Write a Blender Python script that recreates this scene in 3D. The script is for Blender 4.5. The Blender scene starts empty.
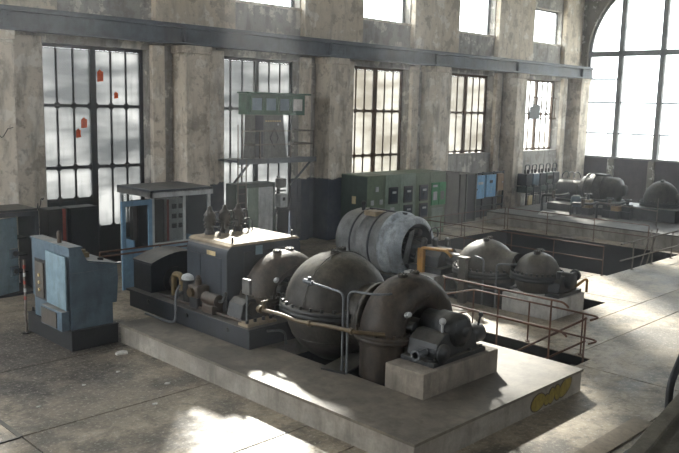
import bpy, math, random
from mathutils import Vector, Matrix
random.seed(7)
SC = bpy.context.scene
COL = SC.collection
PI = math.pi

# ------------------------------------------------------------------ camera
F_PX, YAW, PITCH, ROLL, CAM_H = 781.125, 0.788989, 0.153109, 0.023577, 4.4
cd = bpy.data.cameras.new('camera')
cd.sensor_fit = 'HORIZONTAL'; cd.sensor_width = 36.0
cd.lens = 36.0 * F_PX / 679.0
cd.clip_end = 500
cam = bpy.data.objects.new('camera', cd); COL.objects.link(cam)
fw = Vector((math.sin(YAW)*math.cos(PITCH), math.cos(YAW)*math.cos(PITCH), -math.sin(PITCH)))
r0 = Vector((math.cos(YAW), -math.sin(YAW), 0)); u0 = r0.cross(fw)
rr = math.cos(ROLL)*r0 + math.sin(ROLL)*u0
uu = -math.sin(ROLL)*r0 + math.cos(ROLL)*u0
M = Matrix((rr, uu, -fw)).transposed().to_4x4(); M.translation = Vector((0, 0, CAM_H))
cam.matrix_world = M
SC.camera = cam

# ------------------------------------------------------------------ sky, sun, exposure
SKY_STRENGTH, SUN_STRENGTH, EXPOSURE, HAZE = 11.5, 32.0, 0.10, 0.0027
w = bpy.data.worlds.new('sky'); SC.world = w; w.use_nodes = True
bg = w.node_tree.nodes['Background']
bg.inputs[0].default_value = (0.93, 0.97, 1.0, 1); bg.inputs[1].default_value = SKY_STRENGTH
sd = bpy.data.lights.new('sun', 'SUN'); sd.energy = SUN_STRENGTH; sd.angle = math.radians(3.0)
sd.color = (1.0, 0.94, 0.85)
sun = bpy.data.objects.new('sun', sd); COL.objects.link(sun)
sun.rotation_euler = Vector((0.83, 1.0, 0.82)).to_track_quat('Z', 'Y').to_euler()
sun.location = (40, 50, 40)
SC.view_settings.view_transform = 'Standard'
SC.view_settings.look = 'None'
SC.view_settings.gamma = 1.0
SC.view_settings.use_curve_mapping = False
SC.view_settings.exposure = EXPOSURE
SC.cycles.max_bounces = 10; SC.cycles.diffuse_bounces = 6
SC.cycles.transparent_max_bounces = 12
SC.cycles.sample_clamp_indirect = 12.0
SC.cycles.use_denoising = True

def portal(loc, sx, sy, direction):
    d = bpy.data.lights.new('daylight_portal', 'AREA'); d.shape = 'RECTANGLE'; d.size = sx; d.size_y = sy
    d.cycles.is_portal = True
    o = bpy.data.objects.new('daylight_portal', d); COL.objects.link(o)
    o.location = loc; o.rotation_euler = Vector(direction).to_track_quat('-Z', 'Z').to_euler()

# ------------------------------------------------------------------ materials
def lin(h):
    h = h.lstrip('#'); c = [int(h[i:i+2], 16)/255 for i in (0, 2, 4)]
    return tuple((x/12.92 if x <= .04045 else ((x+.055)/1.055)**2.4) for x in c) + (1,)

class NT:
    def __init__(s, name):
        s.m = bpy.data.materials.new(name); s.m.use_nodes = True
        s.t = s.m.node_tree; s.n = s.t.nodes; s.l = s.t.links
        s.b = s.n['Principled BSDF']
        s.tc = s.n.new('ShaderNodeTexCoord')
    def coord(s, kind='Object', scale=(1, 1, 1)):
        mp = s.n.new('ShaderNodeMapping'); mp.inputs['Scale'].default_value = scale
        s.l.new(s.tc.outputs[kind], mp.inputs[0]); return mp.outputs[0]
    def noise(s, vec, scale, detail=5, rough=.6):
        n = s.n.new('ShaderNodeTexNoise'); n.inputs['Scale'].default_value = scale
        n.inputs['Detail'].default_value = detail; n.inputs['Roughness'].default_value = rough
        s.l.new(vec, n.inputs['Vector']); return n.outputs['Fac']
    def ramp(s, fac, a, b, ca=(0, 0, 0, 1), cb=(1, 1, 1, 1)):
        r = s.n.new('ShaderNodeValToRGB'); e = r.color_ramp.elements
        e[0].position = a; e[1].position = b; e[0].color = ca; e[1].color = cb
        s.l.new(fac, r.inputs[0]); return r.outputs[0]
    def mix(s, fac, a, b, mode='MIX'):
        x = s.n.new('ShaderNodeMix'); x.data_type = 'RGBA'; x.blend_type = mode
        for sock, v in ((x.inputs[0], fac), (x.inputs[6], a), (x.inputs[7], b)):
            if hasattr(v, 'is_linked') or isinstance(v, bpy.types.NodeSocket): s.l.new(v, sock)
            else: sock.default_value = v
        return x.outputs[2]
    def math(s, op, a, b=0.0):
        x = s.n.new('ShaderNodeMath'); x.operation = op
        for sock, v in ((x.inputs[0], a), (x.inputs[1], b)):
            if isinstance(v, bpy.types.NodeSocket): s.l.new(v, sock)
            else: sock.default_value = v
        return x.outputs[0]
    def bump(s, h, strength, dist=.02):
        b = s.n.new('ShaderNodeBump'); b.inputs['Strength'].default_value = strength; b.inputs['Distance'].default_value = dist
        s.l.new(h, b.inputs['Height']); s.l.new(b.outputs[0], s.b.inputs['Normal'])
    def set(s, k, v):
        if isinstance(v, bpy.types.NodeSocket): s.l.new(v, s.b.inputs[k])
        else: s.b.inputs[k].default_value = v

def surf(name, c1, c2, scale=3.0, rough=.6, metal=0.0, stain=None, stain_amt=.5, dust=None, bump=.25, spec=.4, grit=.35):
    """two-tone worn surface, optional stains, optional settled dust on upward faces"""
    k = NT(name); v = k.coord('Object')
    n1 = k.noise(v, scale, 6); n2 = k.noise(v, scale*.35, 4); n3 = k.noise(v, scale*7, 3)
    col = k.mix(k.ramp(n1, .38, .62), lin(c1), lin(c2))
    if stain: col = k.mix(k.math('MULTIPLY', k.ramp(n2, .46, .62), stain_amt), col, lin(stain))
    rg = rough
    if dust:
        g = k.n.new('ShaderNodeNewGeometry'); sp = k.n.new('ShaderNodeSeparateXYZ'); k.l.new(g.outputs['Normal'], sp.inputs[0])
        up = k.ramp(sp.outputs[2], .45, .95)
        f = k.math('MULTIPLY', up, k.ramp(n1, .2, .6))
        col = k.mix(f, col, lin(dust))
    n4 = k.noise(v, scale*2.8, 5, .75); vst = k.coord('Object', (1, 1, .22)); n5 = k.noise(vst, scale*2.2, 4, .6)
    col = k.mix(k.math('MULTIPLY', k.ramp(n4, .35, .7, (1, 1, 1, 1), (0, 0, 0, 1)), grit), col, (.10, .10, .09, 1), 'MULTIPLY')
    col = k.mix(k.math('MULTIPLY', k.ramp(n5, .50, .68), grit), col, (.25, .23, .20, 1), 'MULTIPLY')
    k.set('Base Color', col); k.set('Roughness', rg); k.set('Metallic', metal); k.set('Specular IOR Level', spec)
    if bump: k.bump(n3, bump, .01)
    return k.m

MT = {}
def concrete_floor():
    k = NT('dusty_concrete_floor'); v = k.coord('Object')
    a = k.noise(v, .55, 6, .7); b = k.noise(v, 2.4, 7, .75); c = k.noise(v, 17, 5, .75); d = k.noise(v, .23, 3); e = k.noise(v, 5.5, 6, .8)
    col = k.mix(k.ramp(b, .35, .65), lin('#8c806c'), lin('#ac9f8a'))
    col = k.mix(k.math('MULTIPLY', k.ramp(a, .48, .60), .85), col, lin('#4b453c'))
    col = k.mix(k.math('MULTIPLY', k.ramp(d, .50, .58), .5), col, lin('#403a33'))
    # dark stains around the control desk, deepened to paint in the dim light there
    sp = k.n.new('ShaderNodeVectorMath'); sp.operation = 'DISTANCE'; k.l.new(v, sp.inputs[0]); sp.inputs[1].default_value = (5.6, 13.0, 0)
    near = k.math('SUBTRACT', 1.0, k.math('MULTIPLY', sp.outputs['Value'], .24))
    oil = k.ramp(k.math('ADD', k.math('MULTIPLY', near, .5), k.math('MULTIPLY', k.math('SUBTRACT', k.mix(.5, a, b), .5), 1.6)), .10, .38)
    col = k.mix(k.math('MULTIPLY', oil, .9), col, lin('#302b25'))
    col = k.mix(k.math('MULTIPLY', k.ramp(e, .50, .60), .65), col, lin('#5b544a'))
    col = k.mix(k.math('MULTIPLY', k.ramp(c, .54, .66), .55), col, lin('#c2bbae'))
    k.set('Base Color', col); k.set('Roughness', k.ramp(b, .3, .7, (.46,)*3+(1,), (.75,)*3+(1,))); k.set('Specular IOR Level', .5)
    k.bump(k.mix(.5, b, c), .35, .02); return k.m
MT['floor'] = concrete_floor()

def plaster(name, base, light, dark, dado=None, dado_z=2.05):
    k = NT(name); v = k.coord('Object'); vs = k.coord('Object', (1, 1, .28))
    a = k.noise(v, .6, 6, .6); b = k.noise(v, 1.5, 7, .65); c = k.noise(vs, 3.5, 5, .6); f = k.noise(v, 22, 3)
    col = k.mix(k.ramp(a, .4, .6), lin(base), lin(light))
    col = k.mix(k.math('MULTIPLY', k.ramp(b, .56, .585), .7), col, lin('#dcd7cd'))
    col = k.mix(k.math('MULTIPLY', k.ramp(b, .40, .44, (1, 1, 1, 1), (0, 0, 0, 1)), .5), col, lin('#7b7267'))
    col = k.mix(k.math('MULTIPLY', k.ramp(c, .48, .68), .75), col, lin(dark))
    h = k.noise(v, 4.5, 6, .75)
    col = k.mix(k.math('MULTIPLY', k.ramp(h, .54, .66), .5), col, lin('#6b655b'))
    if dado:
        sp = k.n.new('ShaderNodeSeparateXYZ'); k.l.new(v, sp.inputs[0])
        z = k.math('ADD', sp.outputs[2], k.math('MULTIPLY', k.math('SUBTRACT', b, .5), .35))
        g = k.ramp(k.math('MULTIPLY', z, .1), dado_z*.1-.002, dado_z*.1+.002)
        dd = k.mix(k.ramp(b, .5, .7), lin(dado), lin('#4a4e56'))
        gx = k.ramp(k.math('MULTIPLY', sp.outputs[0], .02), .24, .243)
        gx2 = k.ramp(k.math('MULTIPLY', sp.outputs[0], .02), .374, .377, (1, 1, 1, 1), (0, 0, 0, 1))
        col = k.mix(k.math('MULTIPLY', k.math('MULTIPLY', k.math('SUBTRACT', 1.0, g), gx), gx2), col, dd)
    k.set('Base Color', col); k.set('Roughness', .9); k.set('Specular IOR Level', .2)
    k.bump(k.mix(.5, b, f), .5, .03); return k.m
MT['wall'] = plaster('old_plaster', '#94918c', '#a5a19a', '#6c6964', '#363b46')
MT['pier'] = plaster('peeling_pier_plaster', '#bfb5a6', '#d0c6b7', '#857d72', '#363b46')
MT['upper'] = plaster('upper_plaster', '#c0b4a1', '#cec2b0', '#a19687')
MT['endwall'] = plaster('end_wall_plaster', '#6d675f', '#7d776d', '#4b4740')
MT['parapet'] = surf('dark_brick_paint', '#3b2f31', '#473a3a', 2, .9, bump=.4)
MT['ceiling'] = surf('sooty_ceiling', '#5b5750', '#6a655c', 1, .95)
MT['beam'] = surf('blue_grey_beam_paint', '#50565d', '#60676e', 2, .55, stain='#4e443b', stain_amt=.5, dust='#6f6c66')
MT['steel_dark'] = surf('dark_window_steel', '#1d2127', '#2a2e33', 4, .6, stain='#40342b', stain_amt=.5)
MT['steel_rust'] = surf('rusty_window_steel', '#5d4a3c', '#715c4b', 4, .8, stain='#3c2f27')
MT['end_steel'] = surf('grey_end_window_steel', '#6a6a6a', '#7d7c79', 3, .7)
MT['concrete'] = surf('plinth_concrete', '#908b83', '#a59f95', 2.4, .8, stain='#6d675e', stain_amt=.6, bump=.35)
MT['concrete_top'] = surf('shade_toned_concrete', '#6b645a', '#827a6d', 2.6, .6, stain='#46413a', stain_amt=.6, bump=.3)  # plinth top: its shade is put into these darker tones
MT['pad'] = surf('rough_pad_concrete', '#857d72', '#9a9185', 3.5, .85, stain='#5a544b', stain_amt=.6, bump=.5)
MT['white_block'] = surf('whitewashed_block', '#b9b8b6', '#cfcecb', 2.5, .8, stain='#8a867e', stain_amt=.6)
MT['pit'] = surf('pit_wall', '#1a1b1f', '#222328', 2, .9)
MT['navy'] = surf('dark_navy_machine_paint', '#1e2329', '#272c34', 2.5, .5, stain='#17181b', dust='#58524a')
MT['housing'] = surf('housing_blue_grey_paint', '#232a33', '#2d353f', 2.0, .5, stain='#1c1f23', dust='#a3937b')
MT['dustcover'] = surf('dusty_tan_cover', '#8f8069', '#a5957c', 2.2, .7, stain='#6d604e', stain_amt=.5)
MT['shell'] = surf('grimy_olive_cast_iron', '#35322d', '#443f37', 2.4, .58, metal=.1, stain='#2a2723', stain_amt=.8, dust='#6f6859', grit=.75, bump=.6)
MT['brown_shell'] = surf('brown_oiled_cast_iron', '#382f26', '#473c30', 2.4, .58, metal=.1, stain='#2d2721', stain_amt=.8, dust='#5d5143', grit=.75, bump=.6)
MT['iron'] = surf('dark_cast_iron', '#2a2c2e', '#383b3d', 3, .5, metal=.2, stain='#242220', dust='#5f5b52')
MT['grey_shell'] = surf('pale_grey_casing_paint', '#75736c', '#868279', 1.8, .5, stain='#56524a', stain_amt=.6, dust='#8f897c')
MT['silver'] = surf('silver_generator_paint', '#7d7f80', '#8f9294', 1.8, .5, stain='#4f4e4b', stain_amt=.8, dust='#77736a', grit=.5)
MT['brass'] = surf('brass_pipe_paint', '#574a35', '#67583e', 6, .5, metal=.3, stain='#4a3b28')
MT['grey_pipe'] = surf('grey_painted_pipe', '#5e6266', '#70757a', 6, .5, metal=.3)
MT['rust_rail'] = surf('rusty_rail_paint', '#5a3a29', '#6d4a35', 6, .7, stain='#3c281e')
MT['rail'] = surf('dull_rail_steel', '#5f5750', '#746b62', 6, .6, stain='#4a382c')
MT['lightblue'] = surf('light_blue_cabinet_paint', '#6c8490', '#7a919c', 2.5, .55, stain='#596c75', stain_amt=.5)
MT['deskblue'] = surf('grey_blue_desk_paint', '#4d606e', '#596c79', 2.5, .5, stain='#3a464f', stain_amt=.6, dust='#85827a')
MT['skyblue'] = surf('sky_blue_door_paint', '#6ea6d0', '#7fb4da', 3, .5)
MT['kiosk_blue'] = surf('kiosk_blue_paint', '#678aa6', '#7497b2', 3, .5, stain='#4d677d')
MT['white'] = surf('off_white_paint', '#b4b8ba', '#c6c9ca', 3, .5, stain='#8c8d8b')
MT['green'] = surf('olive_green_panel_paint', '#667560', '#73826a', 2, .5, stain='#4c574a', stain_amt=.4)
MT['green2'] = surf('pale_green_panel_paint', '#7c8e7f', '#899a89', 2, .5, stain='#5d6b5f', stain_amt=.4)
MT['dkgreen'] = surf('dark_green_panel_paint', '#303e36', '#3a4940', 2, .5, stain='#28332d', stain_amt=.4)
MT['boxgreen'] = surf('signal_green_paint', '#2c523f', '#355d48', 3, .5)
MT['brightgreen'] = surf('bright_green_paint', '#1f7d46', '#278a50', 3, .5)
MT['brown_door'] = surf('brown_grey_cabinet_paint', '#4b4640', '#575149', 2, .6)
MT['dark_locker'] = surf('dark_locker_paint', '#2a2523', '#332d2a', 2, .6)
MT['tan'] = surf('tan_board', '#8d7357', '#9c8062', 3, .7)
MT['black'] = surf('black_paint', '#15171a', '#1d1f22', 3, .5)
MT['yellow'] = surf('yellow_paint', '#9c6f26', '#ab7d30', 3, .6, stain='#6a4b1c')
MT['yellow_grime'] = surf('grimy_yellow_paint', '#6f6040', '#7f6e49', 5, .6, stain='#5a4a2e')
MT['graffiti_yellow'] = surf('yellow_spray_paint', '#86762f', '#948338', 6, .8)
MT['graffiti_line'] = surf('brown_spray_paint', '#4c4033', '#57493a', 6, .8)
MT['red'] = surf('red_brown_paint', '#8a3020', '#9b3a28', 4, .7)
MT['orange'] = surf('orange_red_patch', '#e85a24', '#f06c34', 8, .8)
MT['porcelain'] = surf('grey_porcelain', '#5c5c5a', '#6b6a67', 6, .35, dust='#8f897c')
MT['bushing_dark'] = surf('dark_glazed_porcelain', '#322f2c', '#3f3c38', 6, .35, dust='#77716a')
MT['brown_iron'] = surf('oily_brown_iron', '#3c3128', '#4a3d31', 5, .5, stain='#241f1a')
MT['mid_shell'] = surf('dusty_olive_casing_paint', '#4c4841', '#5a554c', 2.0, .5, stain='#3d3a34', stain_amt=.7, dust='#7d776a', grit=.6)
MT['kiosk_panel'] = surf('pale_blue_kiosk_panel', '#7d96a8', '#8aa3b4', 3, .5, stain='#5f7484')
MT['parapet_stone'] = surf('mossy_parapet_concrete', '#5f5b50', '#6d685c', 4, .85, stain='#454239', stain_amt=.7, bump=.6)
MT['pale_rim'] = surf('pale_blue_grey_peeling_paint', '#9aa3aa', '#b2b9be', 2.5, .5, stain='#5c6468', stain_amt=.8, grit=.6)
MT['far_top'] = surf('oil_darkened_concrete', '#4f4b45', '#5f5a53', 2.5, .7, stain='#38352f', stain_amt=.7)  # darker concrete tone for the top of the far platform
MT['paper'] = surf('white_paper', '#d0cec8', '#dedcd6', 6, .9)
MT['meter_glass'] = surf('dark_meter_glass', '#1d2a38', '#26343f', 5, .15, bump=0)
MT['cream'] = surf('cream_paint', '#c2ad80', '#cdb98d', 3, .6)
MT['wood'] = surf('old_plank', '#8a7f6f', '#988c7b', 3, .8, stain='#6b6153')
MT['ground'] = surf('bright_yard_ground', '#8c887c', '#9b968a', .5, .95)

def glass_dirt_outdoors(name, tint, dark, transp, band=1.0):
    k = NT(name); k.n.remove(k.b); out = k.n['Material Output']
    v = k.coord('Object', (.25, .5, 1.1)); v2 = k.coord('Object', (5, 5, .6))
    n = k.noise(v, 1.3*band, 3, .5); n2 = k.noise(v2, 1.5, 4, .6)  # level bands paint in the bright and dark outdoors; upright streaks are dirt
    col = k.mix(k.ramp(n, .36, .6), lin(dark), lin(tint))
    col = k.mix(k.math('MULTIPLY', k.ramp(n2, .5, .7), .35), col, lin(dark))
    tl = k.n.new('ShaderNodeBsdfTranslucent'); k.l.new(col, tl.inputs[0])
    tp = k.n.new('ShaderNodeBsdfTransparent'); tp.inputs[0].default_value = lin('#e8eaea')
    gl = k.n.new('ShaderNodeBsdfGlossy'); gl.inputs['Roughness'].default_value = .25
    m1 = k.n.new('ShaderNodeMixShader'); m1.inputs[0].default_value = transp
    k.l.new(tl.outputs[0], m1.inputs[1]); k.l.new(tp.outputs[0], m1.inputs[2])
    m2 = k.n.new('ShaderNodeMixShader'); m2.inputs[0].default_value = .05
    k.l.new(m1.outputs[0], m2.inputs[1]); k.l.new(gl.outputs[0], m2.inputs[2])
    k.l.new(m2.outputs[0], out.inputs[0]); return k.m
MT['pane'] = glass_dirt_outdoors('dirty_window_glass', '#8e8f8f', '#626465', .0)
MT['pane_warm'] = glass_dirt_outdoors('yellowed_window_glass', '#9d9d9a', '#7f7d78', .0)
MT['pane_clear'] = glass_dirt_outdoors('clear_window_glass', '#e8ecea', '#c8ceca', .9)

# ------------------------------------------------------------------ mesh builder
def frame_of(d):
    d = Vector(d).normalized()
    a = Vector((0, 0, 1)) if abs(d.z) < .9 else Vector((1, 0, 0))
    u = d.cross(a).normalized(); return u, d.cross(u).normalized(), d

def fillet(pts, r, n=4):
    pts = [Vector(p) for p in pts]; out = [pts[0]]
    for i in range(1, len(pts)-1):
        a, b, c = pts[i-1], pts[i], pts[i+1]
        da, dc = (a-b), (c-b); q = min(r, da.length*.45, dc.length*.45)
        p0, p1 = b+da.normalized()*q, b+dc.normalized()*q
        for k in range(n+1):
            t = k/n; out.append((1-t)**2*p0 + 2*t*(1-t)*b + t*t*p1)
    out.append(pts[-1]); return out

class MB:
    def __init__(s): s.v = []; s.f = []; s.s = []
    def add(s, vs, fs, smooth=False):
        o = len(s.v); s.v += [tuple(v) for v in vs]
        for f in fs: s.f.append([i+o for i in f]); s.s.append(smooth)
        return s
    def box(s, x0, x1, y0, y1, z0, z1):
        vs = [(x, y, z) for z in (z0, z1) for y in (y0, y1) for x in (x0, x1)]
        return s.add(vs, [(0, 2, 3, 1), (4, 5, 7, 6), (0, 1, 5, 4), (2, 6, 7, 3), (0, 4, 6, 2), (1, 3, 7, 5)])
    def bar(s, p0, p1, wx, wy):
        p0, p1 = Vector(p0), Vector(p1); u, v, d = frame_of(p1-p0)
        vs = [p+u*a*wx/2+v*b*wy/2 for p in (p0, p1) for a, b in ((-1, -1), (1, -1), (1, 1), (-1, 1))]
        return s.add(vs, [(3, 2, 1, 0), (4, 5, 6, 7), (0, 1, 5, 4), (1, 2, 6, 5), (2, 3, 7, 6), (3, 0, 4, 7)])
    def prism(s, poly, a0, a1, axis='Y'):
        f = {'Y': lambda p, a: (p[0], a, p[1]), 'X': lambda p, a: (a, p[0], p[1]), 'Z': lambda p, a: (p[0], p[1], a)}[axis]
        n = len(poly); vs = [f(p, a0) for p in poly]+[f(p, a1) for p in poly]
        return s.add(vs, [list(range(n))[::-1], list(range(n, 2*n))]+[(i, (i+1) % n, (i+1) % n+n, i+n) for i in range(n)])
    def cyl(s, p0, p1, r0, r1=None, n=16, cap=True):
        if r1 is None: r1 = r0
        p0, p1 = Vector(p0), Vector(p1); u, v, d = frame_of(p1-p0)
        vs = [p+(u*math.cos(2*PI*i/n)+v*math.sin(2*PI*i/n))*r for p, r in ((p0, r0), (p1, r1)) for i in range(n)]
        s.add(vs, [(i, (i+1) % n, (i+1) % n+n, i+n) for i in range(n)], n > 6)
        if cap: s.add(vs, [list(range(n))[::-1], list(range(n, 2*n))])
        return s
    def lathe(s, prof, org, axis, n=32, a0=0.0, a1=2*PI, ref=None, sharp=()):
        """profile (radius, height) swept about axis through org"""
        u, v, d = frame_of(axis); org = Vector(org)
        if ref is not None:
            u = Vector(ref).normalized(); v = d.cross(u)
        full = abs(a1-a0-2*PI) < 1e-6; m = n if full else n+1
        vs = [org+d*h+(u*math.cos(a0+(a1-a0)*i/n)+v*math.sin(a0+(a1-a0)*i/n))*r for r, h in prof for i in range(m)]
        fs = []
        for j in range(len(prof)-1):
            for i in range(n):
                k = (i+1) % m; fs.append((j*m+i, j*m+k, (j+1)*m+k, (j+1)*m+i))
        return s.add(vs, fs, True)
    def tube(s, pts, r, n=8, cap=True):
        pts = [Vector(p) for p in pts]; m = len(pts); rs = r if isinstance(r, (list, tuple)) else [r]*m
        tan = [(pts[min(i+1, m-1)]-pts[max(i-1, 0)]).normalized() for i in range(m)]
        u, v, d = frame_of(tan[0]); vs = []
        for i in range(m):
            u = (u-tan[i]*u.dot(tan[i])).normalized(); v = tan[i].cross(u)
            vs += [pts[i]+(u*math.cos(2*PI*k/n)+v*math.sin(2*PI*k/n))*rs[i] for k in range(n)]
        s.add(vs, [(i*n+k, i*n+(k+1) % n, (i+1)*n+(k+1) % n, (i+1)*n+k) for i in range(m-1) for k in range(n)], True)
        if cap: s.add(vs, [list(range(n))[::-1], list(range((m-1)*n, m*n))])
        return s
    def sphere(s, c, r, n=16, sz=1.0, sy=1.0):
        m = max(6, n//2); vs = []
        for j in range(m+1):
            t = PI*j/m
            for i in range(n):
                a = 2*PI*i/n; vs.append((c[0]+r*math.sin(t)*math.cos(a), c[1]+r*sy*math.sin(t)*math.sin(a), c[2]+r*sz*math.cos(t)))
        return s.add(vs, [(j*n+i, (j+1)*n+i, (j+1)*n+(i+1) % n, j*n+(i+1) % n) for j in range(m) for i in range(n)], True)
    def bolts(s, c, r, n, z0, z1, br=.025, axis=(0, 0, 1)):
        u, v, d = frame_of(axis); c = Vector(c)
        for i in range(n):
            a = 2*PI*i/n; p = c+(u*math.cos(a)+v*math.sin(a))*r
            s.cyl(p+d*z0, p+d*z1, br, n=6)
        return s
    def mesh(s, name, m):
        me = bpy.data.meshes.new(name); me.from_pydata(s.v, [], s.f)
        me.polygons.foreach_set('use_smooth', s.s); me.materials.append(MT[m]); me.validate(); me.update(); return me
    def build(s, name, m, parent=None, bevel=0.0, loc=None):
        o = bpy.data.objects.new(name, s.mesh(name, m)); COL.objects.link(o)
        if parent is not None: o.parent = parent
        if loc is not None: o.location = loc
        if bevel:
            b = o.modifiers.new('bevel', 'BEVEL'); b.width = bevel; b.segments = 2; b.limit_method = 'ANGLE'; b.angle_limit = .7
        return o

def tag(o, label, cat, group=None, kind=None):
    o['label'] = label; o['category'] = cat
    if group: o['group'] = group
    if kind: o['kind'] = kind
    return o
def T(name, label, cat, loc=(0, 0, 0), rz=0.0, group=None):
    o = bpy.data.objects.new(name, None); COL.objects.link(o); o.empty_display_size = .2
    o.location = loc; o.rotation_euler = (0, 0, rz); return tag(o, label, cat, group)
def S(o, label=None, cat=None):
    o['kind'] = 'structure'
    if label: o['label'] = label; o['category'] = cat or o.name.split('_')[0]
    return o
def SE(name, label, cat, loc=(0, 0, 0)):
    o = bpy.data.objects.new(name, None); COL.objects.link(o); o.location = loc; return S(o, label, cat)
def inst(o, parent=None, loc=None):
    c = o.copy(); COL.objects.link(c)
    if parent is not None: c.parent = parent
    if loc is not None: c.location = loc
    return c
def B(x0, x1, y0, y1, z0, z1): return MB().box(x0, x1, y0, y1, z0, z1)

# ------------------------------------------------------------------ the hall
XA, XB, YA, YW, ZT = -4.0, 35.15, -4.0, 18.9, 12.6
PITCH_X = 5.46
# floor openings
PIT = (19.95, 24.9, 9.5, 15.9)          # big square pit
SLOT = (11.95, 12.85, 6.3, 9.9)         # stair opening
HOLE = (8.25, 10.3, 7.17, 10.0)         # opening in the plinth under the casings
PIT2 = (14.6, 17.05, 9.35, 11.2)        # second machine's opening
SLOT2 = (16.0, 17.05, 8.1, 9.35)
HOLES = [PIT, SLOT, HOLE, PIT2, SLOT2]
def cut(rects, h):
    out = []
    for (x0, x1, y0, y1) in rects:
        a0, a1, b0, b1 = max(x0, h[0]), min(x1, h[1]), max(y0, h[2]), min(y1, h[3])
        if a0 >= a1 or b0 >= b1: out.append((x0, x1, y0, y1)); continue
        for q in ((x0, a0, y0, y1), (a1, x1, y0, y1), (a0, a1, y0, b0), (a0, a1, b1, y1)):
            if q[1]-q[0] > 1e-4 and q[3]-q[2] > 1e-4: out.append(q)
    return out
base = [(XA, XB, YA, YW+.5)]
for h in HOLES: base = cut(base, h)
mb = MB()
for q in base: mb.box(q[0], q[1], q[2], q[3], -.4, -.018)
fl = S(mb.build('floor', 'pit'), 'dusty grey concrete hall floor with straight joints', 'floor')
YJ = [YA, .3, 2.2, 4.33, 6.63, 7.53, 9.78, 12.4, 15.95, YW+.1]
XJ = {0: [XA, 3, 10, 18, 27, XB], 1: [XA, 3, 10, 18, 27, XB], 2: [XA, 1, 8.2, 10.85, 16, 23, 29, XB], 3: [XA, 4, 12.4, 19, 26, XB],
      4: [XA, 4, 13.2, 20.5, 27, XB], 5: [XA, 4, 12.4, 17.6, 23, 29, XB], 6: [XA, 3.97, 11.4, 17.6, 26, XB], 7: [XA, 3, 9, 17.6, 26, XB], 8: [XA, 5, 12, 17.6, 26, XB]}
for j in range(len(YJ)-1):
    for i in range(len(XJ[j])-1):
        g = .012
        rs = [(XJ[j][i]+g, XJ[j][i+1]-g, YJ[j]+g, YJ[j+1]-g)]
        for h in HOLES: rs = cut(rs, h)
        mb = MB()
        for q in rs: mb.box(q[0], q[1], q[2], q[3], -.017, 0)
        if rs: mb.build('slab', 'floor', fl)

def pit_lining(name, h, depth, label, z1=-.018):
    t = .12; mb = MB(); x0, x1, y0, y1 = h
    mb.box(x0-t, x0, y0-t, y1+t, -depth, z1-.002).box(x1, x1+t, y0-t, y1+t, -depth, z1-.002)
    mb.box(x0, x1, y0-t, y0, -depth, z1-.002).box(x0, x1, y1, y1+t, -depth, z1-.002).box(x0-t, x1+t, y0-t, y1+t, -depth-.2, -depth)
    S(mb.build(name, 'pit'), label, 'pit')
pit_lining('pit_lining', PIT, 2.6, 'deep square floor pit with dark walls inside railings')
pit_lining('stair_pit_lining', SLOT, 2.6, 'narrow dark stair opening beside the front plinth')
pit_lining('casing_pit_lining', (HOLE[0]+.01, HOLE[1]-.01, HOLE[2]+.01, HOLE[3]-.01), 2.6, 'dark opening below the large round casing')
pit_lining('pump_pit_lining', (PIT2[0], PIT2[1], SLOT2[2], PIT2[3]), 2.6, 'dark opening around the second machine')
# stair inside the slot
st = T('pit_stair', 'steel stair going down into the narrow opening', 'stair', (12.4, 6.3, 0))
for i in range(9):
    B(-.4, .4, .1+i*.24, .34+i*.24, -.2-i*.22, -.17-i*.22).build('tread', 'iron', st)
for sx in (-1, 1): MB().bar((sx*.42, .1, -.2), (sx*.42, 2.3, -2.2), .04, .18).build('stringer', 'iron', st)

# --- window wall
wx0 = [8.62+PITCH_X*k for k in range(-2, 5)]; WW = 2.95
ux0 = [9.04+PITCH_X*k for k in range(-2, 5)]; UW = 2.7
LT, LB = 5.78, 0.0                      # lower opening top, bottom
mb = MB(); x = XA
for a in wx0:
    mb.box(x, a, YW, YW+.5, 0, LT); x = a+WW
mb.box(x, XB+.4, YW, YW+.5, 0, LT)
for k, a in enumerate(wx0):
    if k != 2 and k != 3: mb.box(a, a+WW, YW, YW+.5, 0, .95 if k < 5 else 2.6)
mb.box(XA, XB+.4, YW, YW+.5, LT, 6.5)
wall = S(mb.build('wall_back', 'wall'), 'weathered grey plaster wall with tall windows', 'wall')
mb = MB(); x = XA
for k, a in enumerate(ux0):
    top = 8.92 if k == 6 else 11.9
    mb.box(x, a, YW+.2, YW+.6, 6.5, ZT); mb.box(a, a+UW, YW+.2, YW+.6, 6.5, 7.42); mb.box(a, a+UW, YW+.2, YW+.6, top, ZT); x = a+UW
mb.box(x, XB+.4, YW+.2, YW+.6, 6.5, ZT)
mb.build('upper_wall', 'wall', wall)
x = XA
for a in ux0:                            # wide upper pilasters
    B(x, a-.02, YW-.02, YW+.2, 6.5, ZT).build('upper_pilaster', 'upper', wall); x = a+UW+.05
B(x, XB, YW-.02, YW+.2, 6.5, ZT).build('upper_pilaster', 'upper', wall)
for k in range(-2, 5):                   # crane pilasters and wall piers
    px = 12.3+PITCH_X*k
    mb = MB().box(px, px+.78, 18.2, YW, 0, 5.72); mb.box(px-.05, px+.83, 18.15, YW, 5.72, 5.93)
    mb.build('pilaster', 'pier', wall, .02)
    B(px-.72, px-.34, 18.72, YW, 0, 5.9).build('pier_face', 'pier', wall, .015)
    if k < 4: B(px+.78, px+1.72, 18.80, YW, 0, 5.9).build('pier_face', 'pier', wall, .015)

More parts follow.
